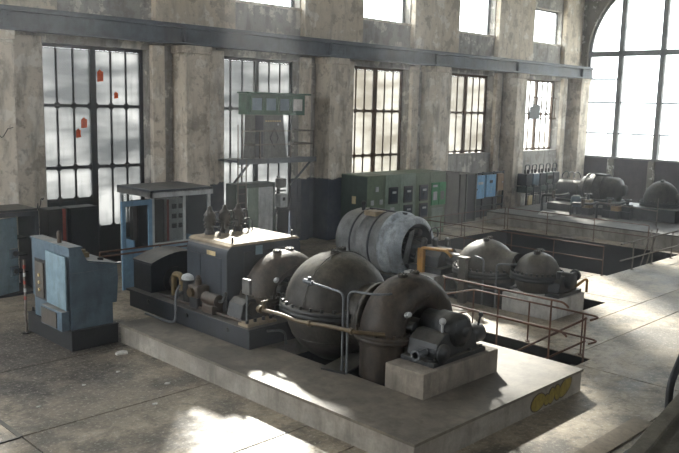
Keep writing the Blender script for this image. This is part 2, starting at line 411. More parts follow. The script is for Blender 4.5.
random.seed(3)
for (x0, z0, y, w_, n_) in ((8.22, 1.15, 18.79, .26, 9), (8.28, 1.65, 18.79, .2, 7), (7.1, 3.4, 18.192, .42, 8)):
    pts = [(x0+w_*i/n_+random.uniform(-.03, .03), y, z0+random.uniform(0, .34)) for i in range(n_+1)]
    for a, b in zip(pts, pts[1:]): pass
    mbs = MB()
    for a, b in zip(pts, pts[1:]): mbs.bar(a, b, .03, .012)
    mbs.build('black_scrawl', 'black', wall)
# --- crane beam
bm_ = T('crane_beam', 'long blue-grey riveted steel crane beam under the upper windows', 'beam', (0, 18.25, 0))
MB().box(XA, XB, -.03, .03, 5.99, 6.36).build('web', 'beam', bm_)
MB().box(XA, XB, -.17, .17, 6.36, 6.42).box(XA, XB, -.05, .05, 6.42, 6.48).build('top_flange', 'beam', bm_)
MB().box(XA, XB, -.15, .17, 5.935, 5.99).build('bottom_flange', 'beam', bm_)
for k in range(-2, 5):
    px = 12.3+PITCH_X*k+.39
    mb = MB().box(px-.36, px+.36, -.06, -.03, 6.02, 6.33)
    for i in range(6):
        for j in range(3): mb.cyl((px-.3+i*.12, -.06, 6.07+j*.1), (px-.3+i*.12, -.075, 6.07+j*.1), .018, n=6)
    mb.build('splice_plate', 'beam', bm_)
    B(px-.5, px-.46, -.14, .12, 5.99, 6.36).build('stiffener', 'beam', bm_)

# --- lower windows
def chamfer_pane(w, h, c, t=.012):
    poly = [(c, 0), (w-c, 0), (w, c), (w, h-c), (w-c, h), (c, h), (0, h-c), (0, c)]
    return MB().prism(poly, 0, t, 'Y')
def lower_window(n, k, frame_m, pane_m, rowsL, rowsR, label):
    x0 = wx0[k]; y = YW+.36
    win = SE('window_%d' % n, label, 'window', (x0, y, 0))
    zb = .95 if k < 5 else 2.6
    W = WW; cs = .16; half = (W-cs)/2-.05; pw = half/3
    mb = MB().box(0, .07, -.05, .06, zb, LT).box(W-.09, W, -.05, .06, zb, LT).box(0, W, -.05, .06, LT-.09, LT)
    mb.build('frame', frame_m, win)
    B(W/2-cs/2, W/2+cs/2, -.06, .06, 0 if k in (2, 3) else zb, LT-.09).build('centre_stile', frame_m, win)
    for side, rows in ((0, rowsL), (1, rowsR)):
        xs = .05 if side == 0 else W/2+cs/2
        for i in (1, 2):
            B(xs+i*pw-.02, xs+i*pw+.02, -.03, .03, rows[-1], rows[0]).build('glazing_bar', frame_m, win)
        for r in rows[1:]:
            mb = MB().box(xs, xs+half, -.04, .04, r-.035, r+.035)
            for i in range(4):
                q = xs+i*pw; mb.prism([(q-.11, r), (q, r-.11), (q+.11, r), (q, r+.11)], -.03, .03, 'Y')
            mb.build('transom_bar', frame_m, win)
        for j in range(len(rows)-1):
            for i in range(3):
                p = B(xs+i*pw+.005, xs+(i+1)*pw-.005, 0, .012, rows[j+1], rows[j]-.005)
                p.build('pane', pane_m, win)
        if rows[-1] > 1.2 and k < 5: B(xs, xs+half, -.02, .03, .0, rows[-1]-.04).build('lower_board', 'black', win)
        elif k in (2, 3): B(xs, xs+half, -.02, .03, .0, rows[-1]-.04).build('lower_board', 'black', win)
    portal((x0+W/2, y+.3, 3.4), W, 4.8, (0, -1, 0))
    return win
R_ = [5.69, 4.25, 2.66, 1.02]
w1 = lower_window(1, 2, 'steel_dark', 'pane', [5.69, 4.25, 2.66, 1.82], R_, 'tall dark-barred window with orange-red patches on its panes')
for (px, pz, pw, ph) in ((1.62, 4.88, .17, .33), (2.10, 4.45, .11, .20), (1.14, 3.67, .16, .29), (.99, 3.42, .13, .25)):
    poly = [(0, 0), (pw, .02), (pw, ph*.8), (pw*.6, ph*.85), (pw*.55, ph), (pw*.35, ph*.9), (0, ph*.75)]
    MB().prism([(px+a, pz+b) for a, b in poly], -.012, -.002, 'Y').build('red_patch', 'orange', w1)
lower_window(2, 3, 'steel_dark', 'pane', R_, R_, 'tall window behind the raised green box platform')
lower_window(3, 4, 'steel_rust', 'pane_warm', R_, R_, 'tall yellowed window above the green switch panels')
lower_window(4, 5, 'steel_rust', 'pane_warm', R_[:3], R_[:3], 'tall rust-barred window above the blue panel doors')
lower_window(5, 6, 'steel_rust', 'pane_clear', R_[:3], R_[:3], 'bright clear window beside the wall corner')
lower_window(6, 1, 'steel_dark', 'pane', R_, R_, 'tall barred window outside the view')
# --- upper windows
def upper_window(n, k, label, grid=False):
    x0 = ux0[k]; top = 8.92 if k == 6 else 11.9; z0 = 7.42; y = YW+.48; H = top-z0
    win = SE('window_%d' % n, label, 'window', (x0, y, z0))
    MB().box(0, .06, -.04, .04, 0, H).box(UW-.06, UW, -.04, .04, 0, H).box(0, UW, -.04, .04, 0, .06).box(0, UW, -.04, .04, H-.06, H).build('frame', 'end_steel' if not grid else 'steel_dark', win)
    cols = 3 if not grid else 6; rows = max(1, round(H/1.4))
    if k != 6:
        B(UW-.12, UW-.06, -.03, .03, .06, H-.06).build('mullion', 'beam', win)
    if grid:
        for i in range(1, 4): B(.06+i*.42-.012, .06+i*.42+.012, -.02, .02, .06, H-.06).build('glazing_bar', 'steel_dark', win)
        for j in range(1, 6): B(.06, 1.75, -.02, .02, j*.36-.012, j*.36+.012).build('glazing_bar', 'steel_dark', win)
    B(.06, UW-.06, -.004, .004, .06, H-.06).build('pane', 'pane_clear', win)
    B(-.05, UW+.05, -.32, -.04, -.06, .02).build('sill', 'pier', win)
    portal((x0+UW/2, y+.2, z0+H/2), UW, H, (0, -1, 0))
upper_window(7, 3, 'upper window over the green box platform')
upper_window(8, 4, 'upper window above the tall yellowed window and green panels')
upper_window(9, 5, 'upper window with a small-paned grid of dark bars')
upper_window(10, 6, 'small upper window nearest the arched end wall')
upper_window(11, 2, 'upper window out of view above the red-patched window')
for k in (0, 1): pass

# --- end wall with the big arched window
AY, AR, ASP, ASILL = 15.0, 3.55, 7.1, 2.3
ew = SE('wall_right', 'dim end wall around the big arched window', 'wall', (XB, 0, 0))
out = [(YA, ASILL), (AY-AR, ASILL), (AY-AR, ASP)]
mb = MB(); mb.box(0, .5, YA, AY-AR, ASILL, ZT); mb.box(0, .5, AY+AR, YW+.5, ASILL, ZT)
N = 28
for i in range(N):
    a0, a1 = PI*i/N, PI*(i+1)/N
    ya, za, yb, zb = AY+AR*math.cos(a0), ASP+AR*math.sin(a0), AY+AR*math.cos(a1), ASP+AR*math.sin(a1)
    mb.prism([(ya, za), (ya, ZT), (yb, ZT), (yb, zb)], 0, .5, 'X')
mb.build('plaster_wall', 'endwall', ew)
B(0, .5, YA, YW, 0, ASILL).build('parapet', 'parapet', ew)
B(-.05, .5, AY-AR-.1, AY+AR+.1, ASILL-.05, ASILL+.03).build('sill', 'end_steel', ew)
aw = SE('window_12', 'huge arched steel window in the end wall', 'window', (XB+.22, 0, 0))
def arch_z(y): return ASP+math.sqrt(max(0, AR*AR-(y-AY)**2))
for q in (-1.94, 0, 1.94):
    B(-.10, .10, AY+q-.11, AY+q+.11, 0 if False else ASILL, arch_z(AY+q)).build('mullion', 'end_steel', aw)
B(-.10, .10, AY-AR, AY+AR, ASP-.12, ASP+.12).build('transom', 'end_steel', aw)
for z in (4.85, 3.42): B(-.03, .03, AY-AR, AY+AR, z-.035, z+.035).build('glazing_bar', 'end_steel', aw)
B(-.03, .03, AY-AR, AY-1.94, 5.9, 5.96).build('glazing_bar', 'end_steel', aw)
B(-.03, .03, AY+1.94, AY+AR, 5.9, 5.96).build('glazing_bar', 'end_steel', aw)
for q in [AY-3.1+i*.42 for i in range(15)]:
    B(-.012, .012, q-.012, q+.012, ASILL, 3.42).build('picket', 'end_steel', aw)
pts = [(0, AY+(AR-.05)*math.cos(PI*i/24), ASP+(AR-.05)*math.sin(PI*i/24)) for i in range(25)]
MB().tube(pts, .07, 6).build('arch_frame', 'end_steel', aw)
MB().box(-.06, .06, AY-AR, AY-AR+.09, ASILL, ASP).box(-.06, .06, AY+AR-.09, AY+AR, ASILL, ASP).build('jamb_frame', 'end_steel', aw)
ys = [AY-AR, AY-1.94, AY, AY+1.94, AY+AR]
for i in range(4):
    for z0, z1 in ((ASILL, 3.42), (3.42, 4.85), (4.85, ASP)): B(-.005, .005, ys[i], ys[i+1], z0, z1).build('pane', 'pane_clear', aw)
    m = 8; top = [(ys[i]+(ys[i+1]-ys[i])*t/m, arch_z(ys[i]+(ys[i+1]-ys[i])*t/m)) for t in range(m+1)]
    MB().prism([(ys[i+1], ASP), (ys[i], ASP)]+[p for p in top if p[1] > ASP+.001], -.005, .005, 'X').build('pane', 'pane_clear', aw)
for q in (-1.94, 0, 1.94):
    B(-.16, 0, AY+q-.14, AY+q+.14, 0, ASILL-.06).build('buttress', 'endwall', ew)
portal((XB+.7, AY, 5.9), 7.1, 7.6, (-1, 0, 0))

# --- unseen sides of the hall: left, behind the camera, ceiling
mb = MB().box(XA-.5, XA, YA-.5, 3.0, 0, ZT).box(XA-.5, XA, 3.0, YW+.6, 0, 2.3).box(XA-.5, XA, 3.0, YW+.6, 8.2, ZT).box(XA-.5, XA, 3.0, 12.6, 2.3, 8.2).box(XA-.5, XA, 18.5, YW+.6, 2.3, 8.2)
S(mb.build('wall_left', 'wall'), 'opposite end wall of the hall with one large window', 'wall')
portal((XA-.4, 15.55, 5.25), 5.9, 5.9, (1, 0, 0))
mb = MB(); x = XA
for a in [-1.5+PITCH_X*k for k in range(7)]:
    mb.box(x, a, YA-.5, YA, 0, ZT); mb.box(a, a+3, YA-.5, YA, 0, 7.4); mb.box(a, a+3, YA-.5, YA, 9.4, ZT); x = a+3
    portal((a+1.5, YA-.4, 8.4), 3, 2.0, (0, 1, 0))
mb.box(x, XB+.5, YA-.5, YA, 0, ZT)
S(mb.build('wall_front', 'wall'), 'window wall behind the viewpoint', 'wall')
S(B(XA-.5, XB+.5, YA-.5, YW+.6, ZT, ZT+.3).build('ceiling', 'ceiling'), 'sooty hall ceiling', 'ceiling')
mb = MB()
for q in cut([(-120, 160, -120, 160)], (XA-.5, XB+.5, YA-.5, YW+.6)): mb.box(q[0], q[1], q[2], q[3], -.6, -.3)
S(mb.build('ground_outside', 'ground'), 'bright yard outside the windows', 'ground')

# ================================================================== front machine
def rounded_rect(x0, x1, z0, z1, r, n=5):
    out = [(x0, z0), (x1, z0)]
    for cx, cz, a in ((x1-r, z1-r, 0), (x0+r, z1-r, PI/2)):
        for i in range(n+1): out.append((cx+r*math.cos(a+PI/2*i/n), cz+r*math.sin(a+PI/2*i/n)))
    return out

pl = T('machine_plinth', 'long low concrete plinth carrying the front machine, yellow graffiti on its end', 'plinth', (9.125, 9.1, 0))
mb = MB()
for q in cut([(7.05, 11.2, 5.63, 12.6)], HOLE): mb.box(q[0]-9.125, q[1]-9.125, q[2]-9.1, q[3]-9.1, 0, .33)
mb.build('body', 'concrete', pl)
mb = MB()
for q in cut([(7.03, 11.22, 5.61, 12.62)], HOLE): mb.box(q[0]-9.125, q[1]-9.125, q[2]-9.1, q[3]-9.1, .33, .37)
mb.build('top_slab', 'concrete_top', pl)
def blob(cx, cz, rx, rz, tilt, y0, y1, n=18, sq=0):
    pts = []
    for i in range(n):
        a = 2*PI*i/n; u, v = rx*math.cos(a), rz*math.sin(a)*(1+sq*math.cos(a))
        pts.append((cx+u*math.cos(tilt)-v*math.sin(tilt), cz+u*math.sin(tilt)+v*math.cos(tilt)))
    return MB().prism(pts, y0, y1, 'Y')
for (cx, cz, rx, rz, tl) in ((.78, .15, .21, .14, .15), (1.03, .13, .10, .10, .5), (1.16, .16, .10, .14, -.3), (1.33, .17, .10, .14, .2), (1.56, .20, .22, .13, .5)):
    blob(cx, cz, rx, rz, tl, -3.476, -3.471).build('graffiti_outline', 'graffiti_line', pl)
    blob(cx, cz, rx-.02, rz-.02, tl, -3.480, -3.4755).build('graffiti_fill', 'graffiti_yellow', pl)

pad = tag(MB().box(-.91, .91, -.36, .36, 0, .375).build('gear_pad', 'pad', None, .012, (9.14, 6.81, .37)), 'square-edged concrete block under the gear pump', 'concrete block')
stp = T('desk_plinth', 'low black base under the control desk, level with the plinth', 'step', (6.58, 13.55, 0))
B(-.45, .45, -.90, .90, 0, .35).build('box', 'black', stp, .01)
B(-.455, .455, -.91, .91, .35, .37).build('top_plate', 'black', stp)

bf = T('machine_bed', 'dark navy steel bed frame below the generator housing', 'machine bed', (9.15, 11.6, .37))
MB().box(-1.33, 1.33, -1.8, 2.0, 0, .32).build('frame', 'navy', bf, .01)
MB().box(-1.38, 1.38, -1.85, 2.05, .32, .36).build('top_plate', 'navy', bf, .008)
for y in (-1.2, 0, 1.3): MB().cyl((-1.33, y, .22), (-1.36, y, .22), .04, n=10).build('lifting_boss', 'iron', bf)

hs = T('generator_housing', 'dark blue-grey generator housing with dusty tan top and three bushings', 'generator', (9.03, 11.48, .73))
prof = rounded_rect(-.87, .87, 0, 1.18, .14)
MB().prism(prof, -.62, .62, 'Y').build('body', 'housing', hs, .02)
MB().prism([(-.82, 1.175), (.82, 1.175), (.74, 1.222), (-.74, 1.222)], -.655, .655, 'Y').build('top_cover', 'dustcover', hs, .01)
B(-.878, -.87, -.45, .1, .15, .95).build('side_panel', 'housing', hs)
B(-.878, -.87, .18, .5, .15, .95).build('side_panel', 'housing', hs)
B(-.5, .55, -.635, -.62, .1, 1.05).build('end_panel', 'navy', hs)
B(-.25, -.10, -.66, -.635, .98, 1.14).build('name_plate', 'lightblue', hs)
B(-.875, -.87, -.28, -.02, .97, 1.05).build('name_plate', 'cream', hs)
for x, y in ((-.7, -.55), (.7, -.55)): MB().tube([(x, y, 1.2), (x, y, 1.31), (x, y+.001, 1.33)], .02, 6).build('lifting_eye', 'iron', hs)
for i, (x, y) in enumerate(((-.42, .52), (-.06, .54), (.28, .56))):
    b = MB(); z = 1.215
    b.lathe([(0, z), (.10, z), (.10, z+.05), (.075, z+.07), (.075, z+.12), (.11, z+.13), (.08, z+.17), (.12, z+.19), (.085, z+.23), (.125, z+.26), (.10, z+.33), (.12, z+.36), (.085, z+.42), (.05, z+.46), (.04, z+.52), (0, z+.54)], (x, y, 0), (0, 0, 1), 14)
    bo = b.build('bushing', 'bushing_dark', hs)
    MB().tube(fillet([(x+.05, y, z+.40), (x+.20, y-.02, z+.42), (x+.22, y-.05, z+.10), (x+.20, y-.12, z+.02)], .06), .012, 6).build('lead', 'black', bo)
    MB().tube(fillet([(x+.05, y-.05, z+.22), (x+.26, y-.08, z+.24), (x+.28, y-.1, z+.0)], .05), .012, 6).build('lead', 'black', bo)
    MB().tube(fillet([(x-.02, y-.10, z+.16), (x+.02, y-.28, z+.16), (x+.02, y-.3, z+.0)], .05), .012, 6).build('lead', 'black', bo)

ex = T('exciter', 'dark exciter box with rounded dusty lid at the far end of the bed', 'exciter', (8.6, 13.28, .73))
top = [(-.68, .55)]+[(-.68+1.36*i/10, .55+.17*math.sin(PI*i/10)) for i in range(1, 10)]+[(.68, .55)]
MB().prism([(-.68, 0), (.68, 0)]+top[::-1], -.32, .32, 'Y').build('body', 'navy', ex, .01)
lid = [(x, z+.004) for x, z in top]+[(x, z+.035) for x, z in top[::-1]]
MB().prism(lid, -.34, .34, 'Y').build('lid', 'navy', ex)
MB().cyl((-.15, -.32, .18), (-.15, -.62, .18), .15, n=18).cyl((-.15, -.62, .18), (-.15, -.85, .18), .07, n=14).build('shaft_end', 'iron', ex)
MB().cyl((-.15, -.30, .2), (-.15, -.345, .2), .26, n=20).build('shaft_cover', 'iron', ex)

# things between exciter and housing
yp = T('yellow_elbow_pipe', 'grimy yellow bent pipe beside the generator housing', 'pipe', (8.05, 12.25, .73))
MB().tube(fillet([(0, .12, .05), (0, .12, .48), (0, -.15, .48), (0, -.15, .2)], .14, 6), .055, 10).build('bend', 'yellow_grime', yp)
MB().cyl((0, .12, 0), (0, .12, .06), .10).build('flange', 'iron', yp)
MB().cyl((0, -.15, .14), (0, -.15, .2), .10).build('flange', 'iron', yp)
pt = T('oil_pot', 'oil pot with pale rounded cap near the yellow elbow', 'oil pot', (8.15, 11.98+.2, .73))
MB().cyl((0, -.18, 0), (0, -.18, .42), .13, n=16).build('body', 'iron', pt)
MB().lathe([(.15, .42), (.15, .46), (.13, .49), (.07, .515), (0, .52)], (0, -.18, 0), (0, 0, 1), 16).build('cap', 'white', pt)
MB().cyl((0, -.18, .40), (0, -.18, .42), .17, n=16).build('flange', 'iron', pt)
vv = T('brass_valve', 'grimy brass valve block standing on the bed edge', 'valve', (8.0, 11.5, .73))
B(-.12, .12, -.12, .12, 0, .2).build('foot', 'iron', vv, .02)
B(-.14, .14, -.15, .15, .2, .42).build('body', 'brown_iron', vv, .03)
MB().cyl((0, 0, .42), (0, 0, .52), .06).sphere((0, 0, .55), .05, 10).build('bonnet', 'brown_iron', vv)
MB().cyl((-.14, 0, .3), (-.2, 0, .3), .08).build('port', 'brass', vv)
lp = T('loop_pipe', 'thin pale drain pipe looping down the bed side', 'pipe', (7.72, 11.8, .37))
MB().tube(fillet([(.2, .18, .68), (0, 0, .62), (-.03, -.02, .08), (-.03, .25, .03), (-.03, 1.0, .03)], .1, 5), .022, 8).build('tube', 'grey_pipe', lp)
lp2 = T('drain_pipe', 'short bent drain pipe at the bed corner', 'pipe', (8.5, 9.72, .37))
MB().tube(fillet([(-.35, .02, .28), (-.1, -.04, .26), (-.02, -.06, .2), (0, -.06, .0)], .08, 4), .022, 8).build('tube', 'grey_pipe', lp2)
gb = T('grease_box', 'grey clamp bearing with bolted cap before the housing end', 'bearing', (8.2, 10.42, .73))
MB().prism([(-.25, 0), (.25, 0), (.18, .28), (.08, .36), (-.08, .36), (-.18, .28)], -.2, .2, 'Y').build('pedestal', 'iron', gb, .02)
MB().cyl((0, -.24, .2), (0, .24, .2), .12, n=16).build('bearing_shell', 'shell', gb)
gp = T('gauge_post', 'small pale gauge box on a thin post by the brown bend', 'gauge', (8.02, 10.12, .73))
MB().cyl((0, 0, 0), (0, 0, .55), .018, n=8).build('post', 'grey_pipe', gp)
B(-.03, .03, -.10, .10, .5, .76).build('gauge_box', 'porcelain', gp, .01)

cp = T('oil_cooler', 'oily brown cooler block with short pipes beside the generator housing', 'cooler', (8.0, 11.05, .73))
B(-.14, .10, -.16, .16, 0, .16).build('foot', 'brown_iron', cp, .02)
MB().cyl((-.02, -.2, .24), (-.02, .2, .24), .11, n=16).build('barrel', 'brown_iron', cp)
MB().tube(fillet([(-.02, .2, .24), (-.02, .34, .24), (-.02, .36, .05)], .06, 4), .035, 8).build('pipe', 'iron', cp)
MB().tube(fillet([(-.02, -.2, .24), (-.02, -.32, .26), (.02, -.34, .42)], .06, 4), .03, 8).build('pipe', 'iron', cp)
fb = T('foundation_foot', 'bolted tan foot plate in front of the brown bend', 'foot plate', (8.15, 9.98, .73))
B(-.32, .32, -.12, .14, 0, .05).build('plate', 'dustcover', fb, .01)
for x in (-.25, -.08, .1, .26): MB().cyl((x, -.02, .05), (x, -.02, .11), .03, n=6).build('bolt', 'iron', fb)
lk = T('bed_pipe', 'thin rusty pipe lying along the bed edge', 'pipe', (7.95, 11.2, .73))
MB().tube(fillet([(0, 1.5, .03), (-.02, .4, .03), (.02, -.6, .03), (.0, -1.15, .03)], .2, 3), .025, 8).build('tube', 'brown_iron', lk)
def arch_casing(loc, R, rr_, ra, zc, zb, m, label, n=24, k=28):
    """inverted-U casing: oval pipe (rr_ radial, ra along the shaft) bent over the shaft"""
    t = T('bend_casing', label, 'pipe casing', (loc[0], loc[1], 0))
    vs = []
    for i in range(n+1):
        a = PI-PI*i/n; c, sn = math.cos(a), math.sin(a)
        for j in range(k):
            q = 2*PI*j/k; rad = R+rr_*math.cos(q); vs.append((rad*c, ra*math.sin(q), zc+rad*sn))
    b = MB(); b.add(vs, [(i*k+j, i*k+(j+1) % k, (i+1)*k+(j+1) % k, (i+1)*k+j) for i in range(n) for j in range(k)], True)
    b.build('bend', m, t)
    def oval(mb, cx, prof):
        vv = [(cx+(rr_+d)*math.cos(2*PI*j/k), (ra+d)*math.sin(2*PI*j/k), z) for d, z in prof for j in range(k)]
        return mb.add(vv, [(i*k+j, i*k+(j+1) % k, (i+1)*k+(j+1) % k, (i+1)*k+j) for i in range(len(prof)-1) for j in range(k)], True)
    for sx in (-1, 1):
        oval(MB(), sx*R, [(-.01, zb), (-.01, zc)]).build('leg_pipe', m, t)
        f = oval(MB(), sx*R, [(-.03, zc-.06), (.075, zc-.06), (.08, zc-.01), (.06, zc), (.08, zc+.01), (.075, zc+.06), (-.03, zc+.06)])
        for j in range(18):
            q = 2*PI*j/18; p = (sx*R+(rr_+.045)*math.cos(q), (ra+.045)*math.sin(q))
            f.cyl((p[0], p[1], zc+.06), (p[0], p[1], zc+.105), .022, n=6)
        f.build('flange', m, t)
    for sx in (-.16, .12):
        z = zc+math.sqrt((R+rr_)**2-sx*sx)
        MB().cyl((sx, 0, z-.05), (sx, 0, z+.03), .08, n=12).bolts((sx, 0, 0), .055, 6, z+.03, z+.045, .012).build('top_boss', 'shell', t)
    a = 2.5
    MB().cyl((R*math.cos(a), -ra*.85, zc+R*math.sin(a)), (R*math.cos(a)-.06, -ra*1.12, zc+R*math.sin(a)+.05), .045, n=10).sphere((R*math.cos(a)-.07, -ra*1.2, zc+R*math.sin(a)+.06), .04, 10).build('stub_valve', 'white', t)
    MB().lathe([(0, -.60), (.09, -.60), (.11, -.56), (.17, -.53), (.17, -.28), (.22, -.26), (.22, .1)], (0, 0, zc-.02), (0, 1, 0), 20).build('shaft_cover', 'iron', t)
    MB().cyl((-R+.16, -ra*.8, zc+.2), (-R+.18, -ra*1.22, zc+.2), .075, n=12).build('side_port', 'iron', t)
    MB().tube([(0, -ra*.98, zc+R-rr_*.1)]+[((R)*math.cos(q), -ra*.99, zc+R*math.sin(q)) for q in [PI/2+PI/2*i/10 for i in range(11)]], .012, 6).build('casting_seam', m, t)
    return t
def dome_casing(loc, r, zc, zb, m, label, nozzle=None, ribs=True, tall=1.0):
    t = T('round_casing', label, 'turbine casing', (loc[0], loc[1], 0))
    up = [(r*math.cos(PI/2*i/12), zc+.03+r*tall*math.sin(PI/2*i/12)) for i in range(13)]
    MB().lathe(up, (0, 0, 0), (0, 0, 1), 40).build('upper_shell', m, t)
    zlow = max(zb, zc-r*1.02)
    lo = [(r*math.sqrt(max(.12, 1-((zc-z)/(r*1.08))**2)), z) for z in [zlow+(zc-zlow)*i/8 for i in range(9)]]
    MB().lathe([(0, zlow)]+lo, (0, 0, 0), (0, 0, 1), 40).build('lower_shell', m, t)
    f = MB().lathe([(r*.95, zc-.075), (r+.10, zc-.075), (r+.10, zc-.008), (r+.07, zc), (r+.10, zc+.008), (r+.10, zc+.075), (r*.95, zc+.075)], (0, 0, 0), (0, 0, 1), 40)
    f.bolts((0, 0, 0), r+.055, 30, zc+.075, zc+.13, .027); f.build('flange', 'iron', t)
    if ribs:
        a = [((r+.012)*math.cos(PI*i/20), .0, zc+.03+(r+.012)*math.sin(PI*i/20)) for i in range(21)]
        MB().tube([(x, -.12, z) for x, _, z in a], .009, 6).build('seam_rib', m, t)
        b = [(r*.84*math.cos(2*PI*i/28), r*.84*math.sin(2*PI*i/28), zc-r*.55) for i in range(29)]
        MB().tube(b, .03, 6).build('lower_band', m, t)
    for sx in (-.09, .1):
        zt = zc+r*tall; MB().cyl((sx*1.3, sx*.4, zt-.03), (sx*1.3, sx*.4, zt+.07), .075, n=12).bolts((sx*1.3, sx*.4, 0), .055, 6, zt+.07, zt+.085, .012).build('top_boss', 'shell', t)
    if nozzle:
        nr, ny0, ny1, nz = nozzle
        MB().lathe([(nr*1.25, ny0), (nr*1.05, ny0+.12), (nr, ny0+.25), (nr, ny1)], (0, 0, nz), (0, -1, 0), 28).build('nozzle', m, t)
        if nr > .4: MB().lathe([(nr*.9, ny1-.05), (nr+.06, ny1-.05), (nr+.06, ny1+.03), (nr*.9, ny1+.03)], (0, 0, nz), (0, -1, 0), 28).build('nozzle_flange', m, t)
    return t

arch_casing((9.12, 10.44), .56, .24, .34, 1.02, .72, 'brown_shell', 'brown inverted-U pipe casing between generator housing and round casing')
dome_casing((9.15, 9.1), .88, 1.08, .1, 'shell', 'large dark dome-topped turbine casing with bolted flange', (.52, .55, 1.0, 1.05))
arch_casing((9.25, 7.62), .60, .28, .40, .96, .3, 'brown_shell', 'big brown inverted-U pipe casing next to the gear pump')
# the plate bridging the opening
tag(B(-.5, .5, -.22, .22, 0, .03).build('cover_plate', 'iron', None, 0, (8.6, 8.25, .37)), 'dark loose plate lying across the opening below the casing', 'plate')
bpy.data.objects['cover_plate'].rotation_euler = (0, 0, .25)

gr = T('gear_pump', 'dark iron gear pump with flanged stub on the concrete block', 'pump', (9.15, 6.82, .745))
B(-.62, .66, -.30, .32, 0, .07).build('base_plate', 'iron', gr, .01)
MB().prism([(-.52, .07), (.52, .07), (.46, .30), (.30, .42), (-.30, .42), (-.46, .30)], -.24, .30, 'Y').build('gear_case', 'iron', gr, .02)
MB().lathe([(0, -.34), (.16, -.34), (.19, -.30), (.25, -.27), (.25, .1), (.22, .12), (.22, .36), (.15, .40)], (.05, 0, .42), (0, 1, 0), 24).build('barrel', 'iron', gr)
MB().lathe([(0, -.38), (.08, -.38), (.08, -.33), (.17, -.33)], (.05, 0, .42), (0, 1, 0), 18).bolts((.05, 0, .42), .2, 10, -.30, -.275, .016, (0, 1, 0)).build('end_cap', 'iron', gr)
MB().lathe([(0, -.36), (.08, -.36), (.08, -.33), (.14, -.33), (.14, -.28), (.075, -.28), (.075, .1)], (-.42, 0, .18), (0, 1, 0), 18).build('flanged_stub', 'iron', gr)
MB().cyl((-.46, -.05, .16), (-.74, -.05, .16), .05, n=12).cyl((-.70, -.05, .16), (-.74, -.05, .16), .085, n=12).build('side_stub', 'grey_pipe', gr)
MB().lathe([(0, 0), (.13, 0), (.15, .05), (.15, .3), (.10, .34), (0, .34)], (.50, -.05, .22), (1, 0, 0), 18).build('bearing_cap', 'iron', gr)
MB().tube([(.70, -.10, .30), (.74, -.12, .5)], .018, 8).sphere((.745, -.122, .52), .04, 10).build('lever', 'black', gr)
MB().cyl((-.22, -.12, .40), (-.22, -.12, .55), .02, n=8).sphere((-.22, -.12, .58), .055, 10).build('breather_cap', 'white', gr)
for x in (-.55, -.3, .3, .58): MB().cyl((x, -.26, .07), (x, -.26, .11), .025, n=6).build('anchor_bolt', 'iron', gr)

bp = T('lube_pipe', 'long brass-coloured pipe running in front of the round casing', 'pipe', (8.05, 9.6, 1.05))
MB().tube(fillet([(.30, .42, -.08), (0, .2, -.02), (0, -.35, .0), (0, -.7, -.03), (0, -1.45, .05), (0, -2.0, .08), (.3, -2.3, .05)], .12, 4), .032, 10).build('tube', 'brass', bp)
MB().cyl((0, .16, -.02), (0, .24, -.02), .065, n=12).build('union', 'brass', bp)
MB().cyl((0, .1, -.02), (0, .1, .13), .03, n=8).cyl((-.07, .1, .13), (.07, .1, .13), .02, n=8).build('valve', 'brass', bp)
for y, z in ((-1.0, .0), (-1.9, .075)): MB().cyl((0, y-.03, z), (0, y+.03, z), .05, n=10).build('union', 'brass', bp)
u1 = T('vent_pipe', 'grey bent vent pipe rising before the round casing, with valve', 'pipe', (8.2, 8.02, .37))
MB().tube(fillet([(0, 0, 0), (0, 0, 1.25), (.02, .85, 1.28), (.10, .95, 1.26)], .12, 5), .018, 8).build('tube', 'grey_pipe', u1)
MB().cyl((.02, .78, 1.22), (.02, .78, 1.36), .03, n=8).cyl((.02, .70, 1.27), (.02, .9, 1.28), .04, n=8).build('valve', 'grey_pipe', u1)
u2 = T('vent_pipe', 'grey bent vent pipe turning towards the brown bend beside its twin', 'pipe', (8.2, 7.92, .37))
MB().tube(fillet([(0, 0, 0), (0, 0, 1.30), (.08, -.5, 1.32), (.3, -.6, 1.32)], .12, 5), .018, 8).build('tube', 'grey_pipe', u2)

# ================================================================== railings
def rail(name, label, posts, heights, m, r=.022, ends=None, zs=None, group=None):
    """posts: floor points; one tube per height along the post tops"""
    o = Vector(posts[0]); t = T(name, label, 'railing', o, 0, group)
    for p in posts:
        q = Vector(p)-o
        MB().cyl(q, q+Vector((0, 0, max(heights))), r*.9, n=8).build('post', m, t)
        MB().cyl(q, q+Vector((0, 0, .015)), r*2.6, n=10).build('post_foot', m, t)
    for h in heights:
        pts = [Vector(p)-o+Vector((0, 0, h)) for p in posts]
        if ends:
            a = [Vector(e)-o+Vector((0, 0, h)) for e in ends[0]]; b = [Vector(e)-o+Vector((0, 0, h)) for e in ends[1]]
            pts = a+pts+b
        MB().tube(fillet(pts, .08, 3), r, 8).build('rail_tube', m, t)
    return t
xr = 11.87
rail('stair_railing', 'rusty two-bar railing between the front plinth and the stair opening', [(xr+.2, 9.05, 0), (xr+.2, 7.8, 0), (xr+.2, 6.72, 0)], (1.14, .62), 'rust_rail', .019,
     ends=([(xr+.28, 9.15, 0)], [(xr+.2, 6.5, 0), (xr+.24, 6.42, -.07), (xr+.3, 6.45, -.1)]))
rail('stair_railing', 'lower rusty railing on the far side of the stair opening', [(12.93, 8.95, 0), (12.93, 7.66, 0), (12.93, 6.55, 0)], (.78, .34), 'rust_rail', .018,
     ends=([(12.1, 9.1, 0)], [(12.93, 6.30, 0), (12.86, 6.22, 0), (12.8, 6.35, -.06)]))
sr = T('stair_handrail', 'rusty sloping handrail descending into the stair opening', 'handrail', (12.78, 6.4, 0))
MB().tube([(0, 0, .75), (0, 1.9, -.55)], .02, 8).build('rail_tube', 'rust_rail', sr)
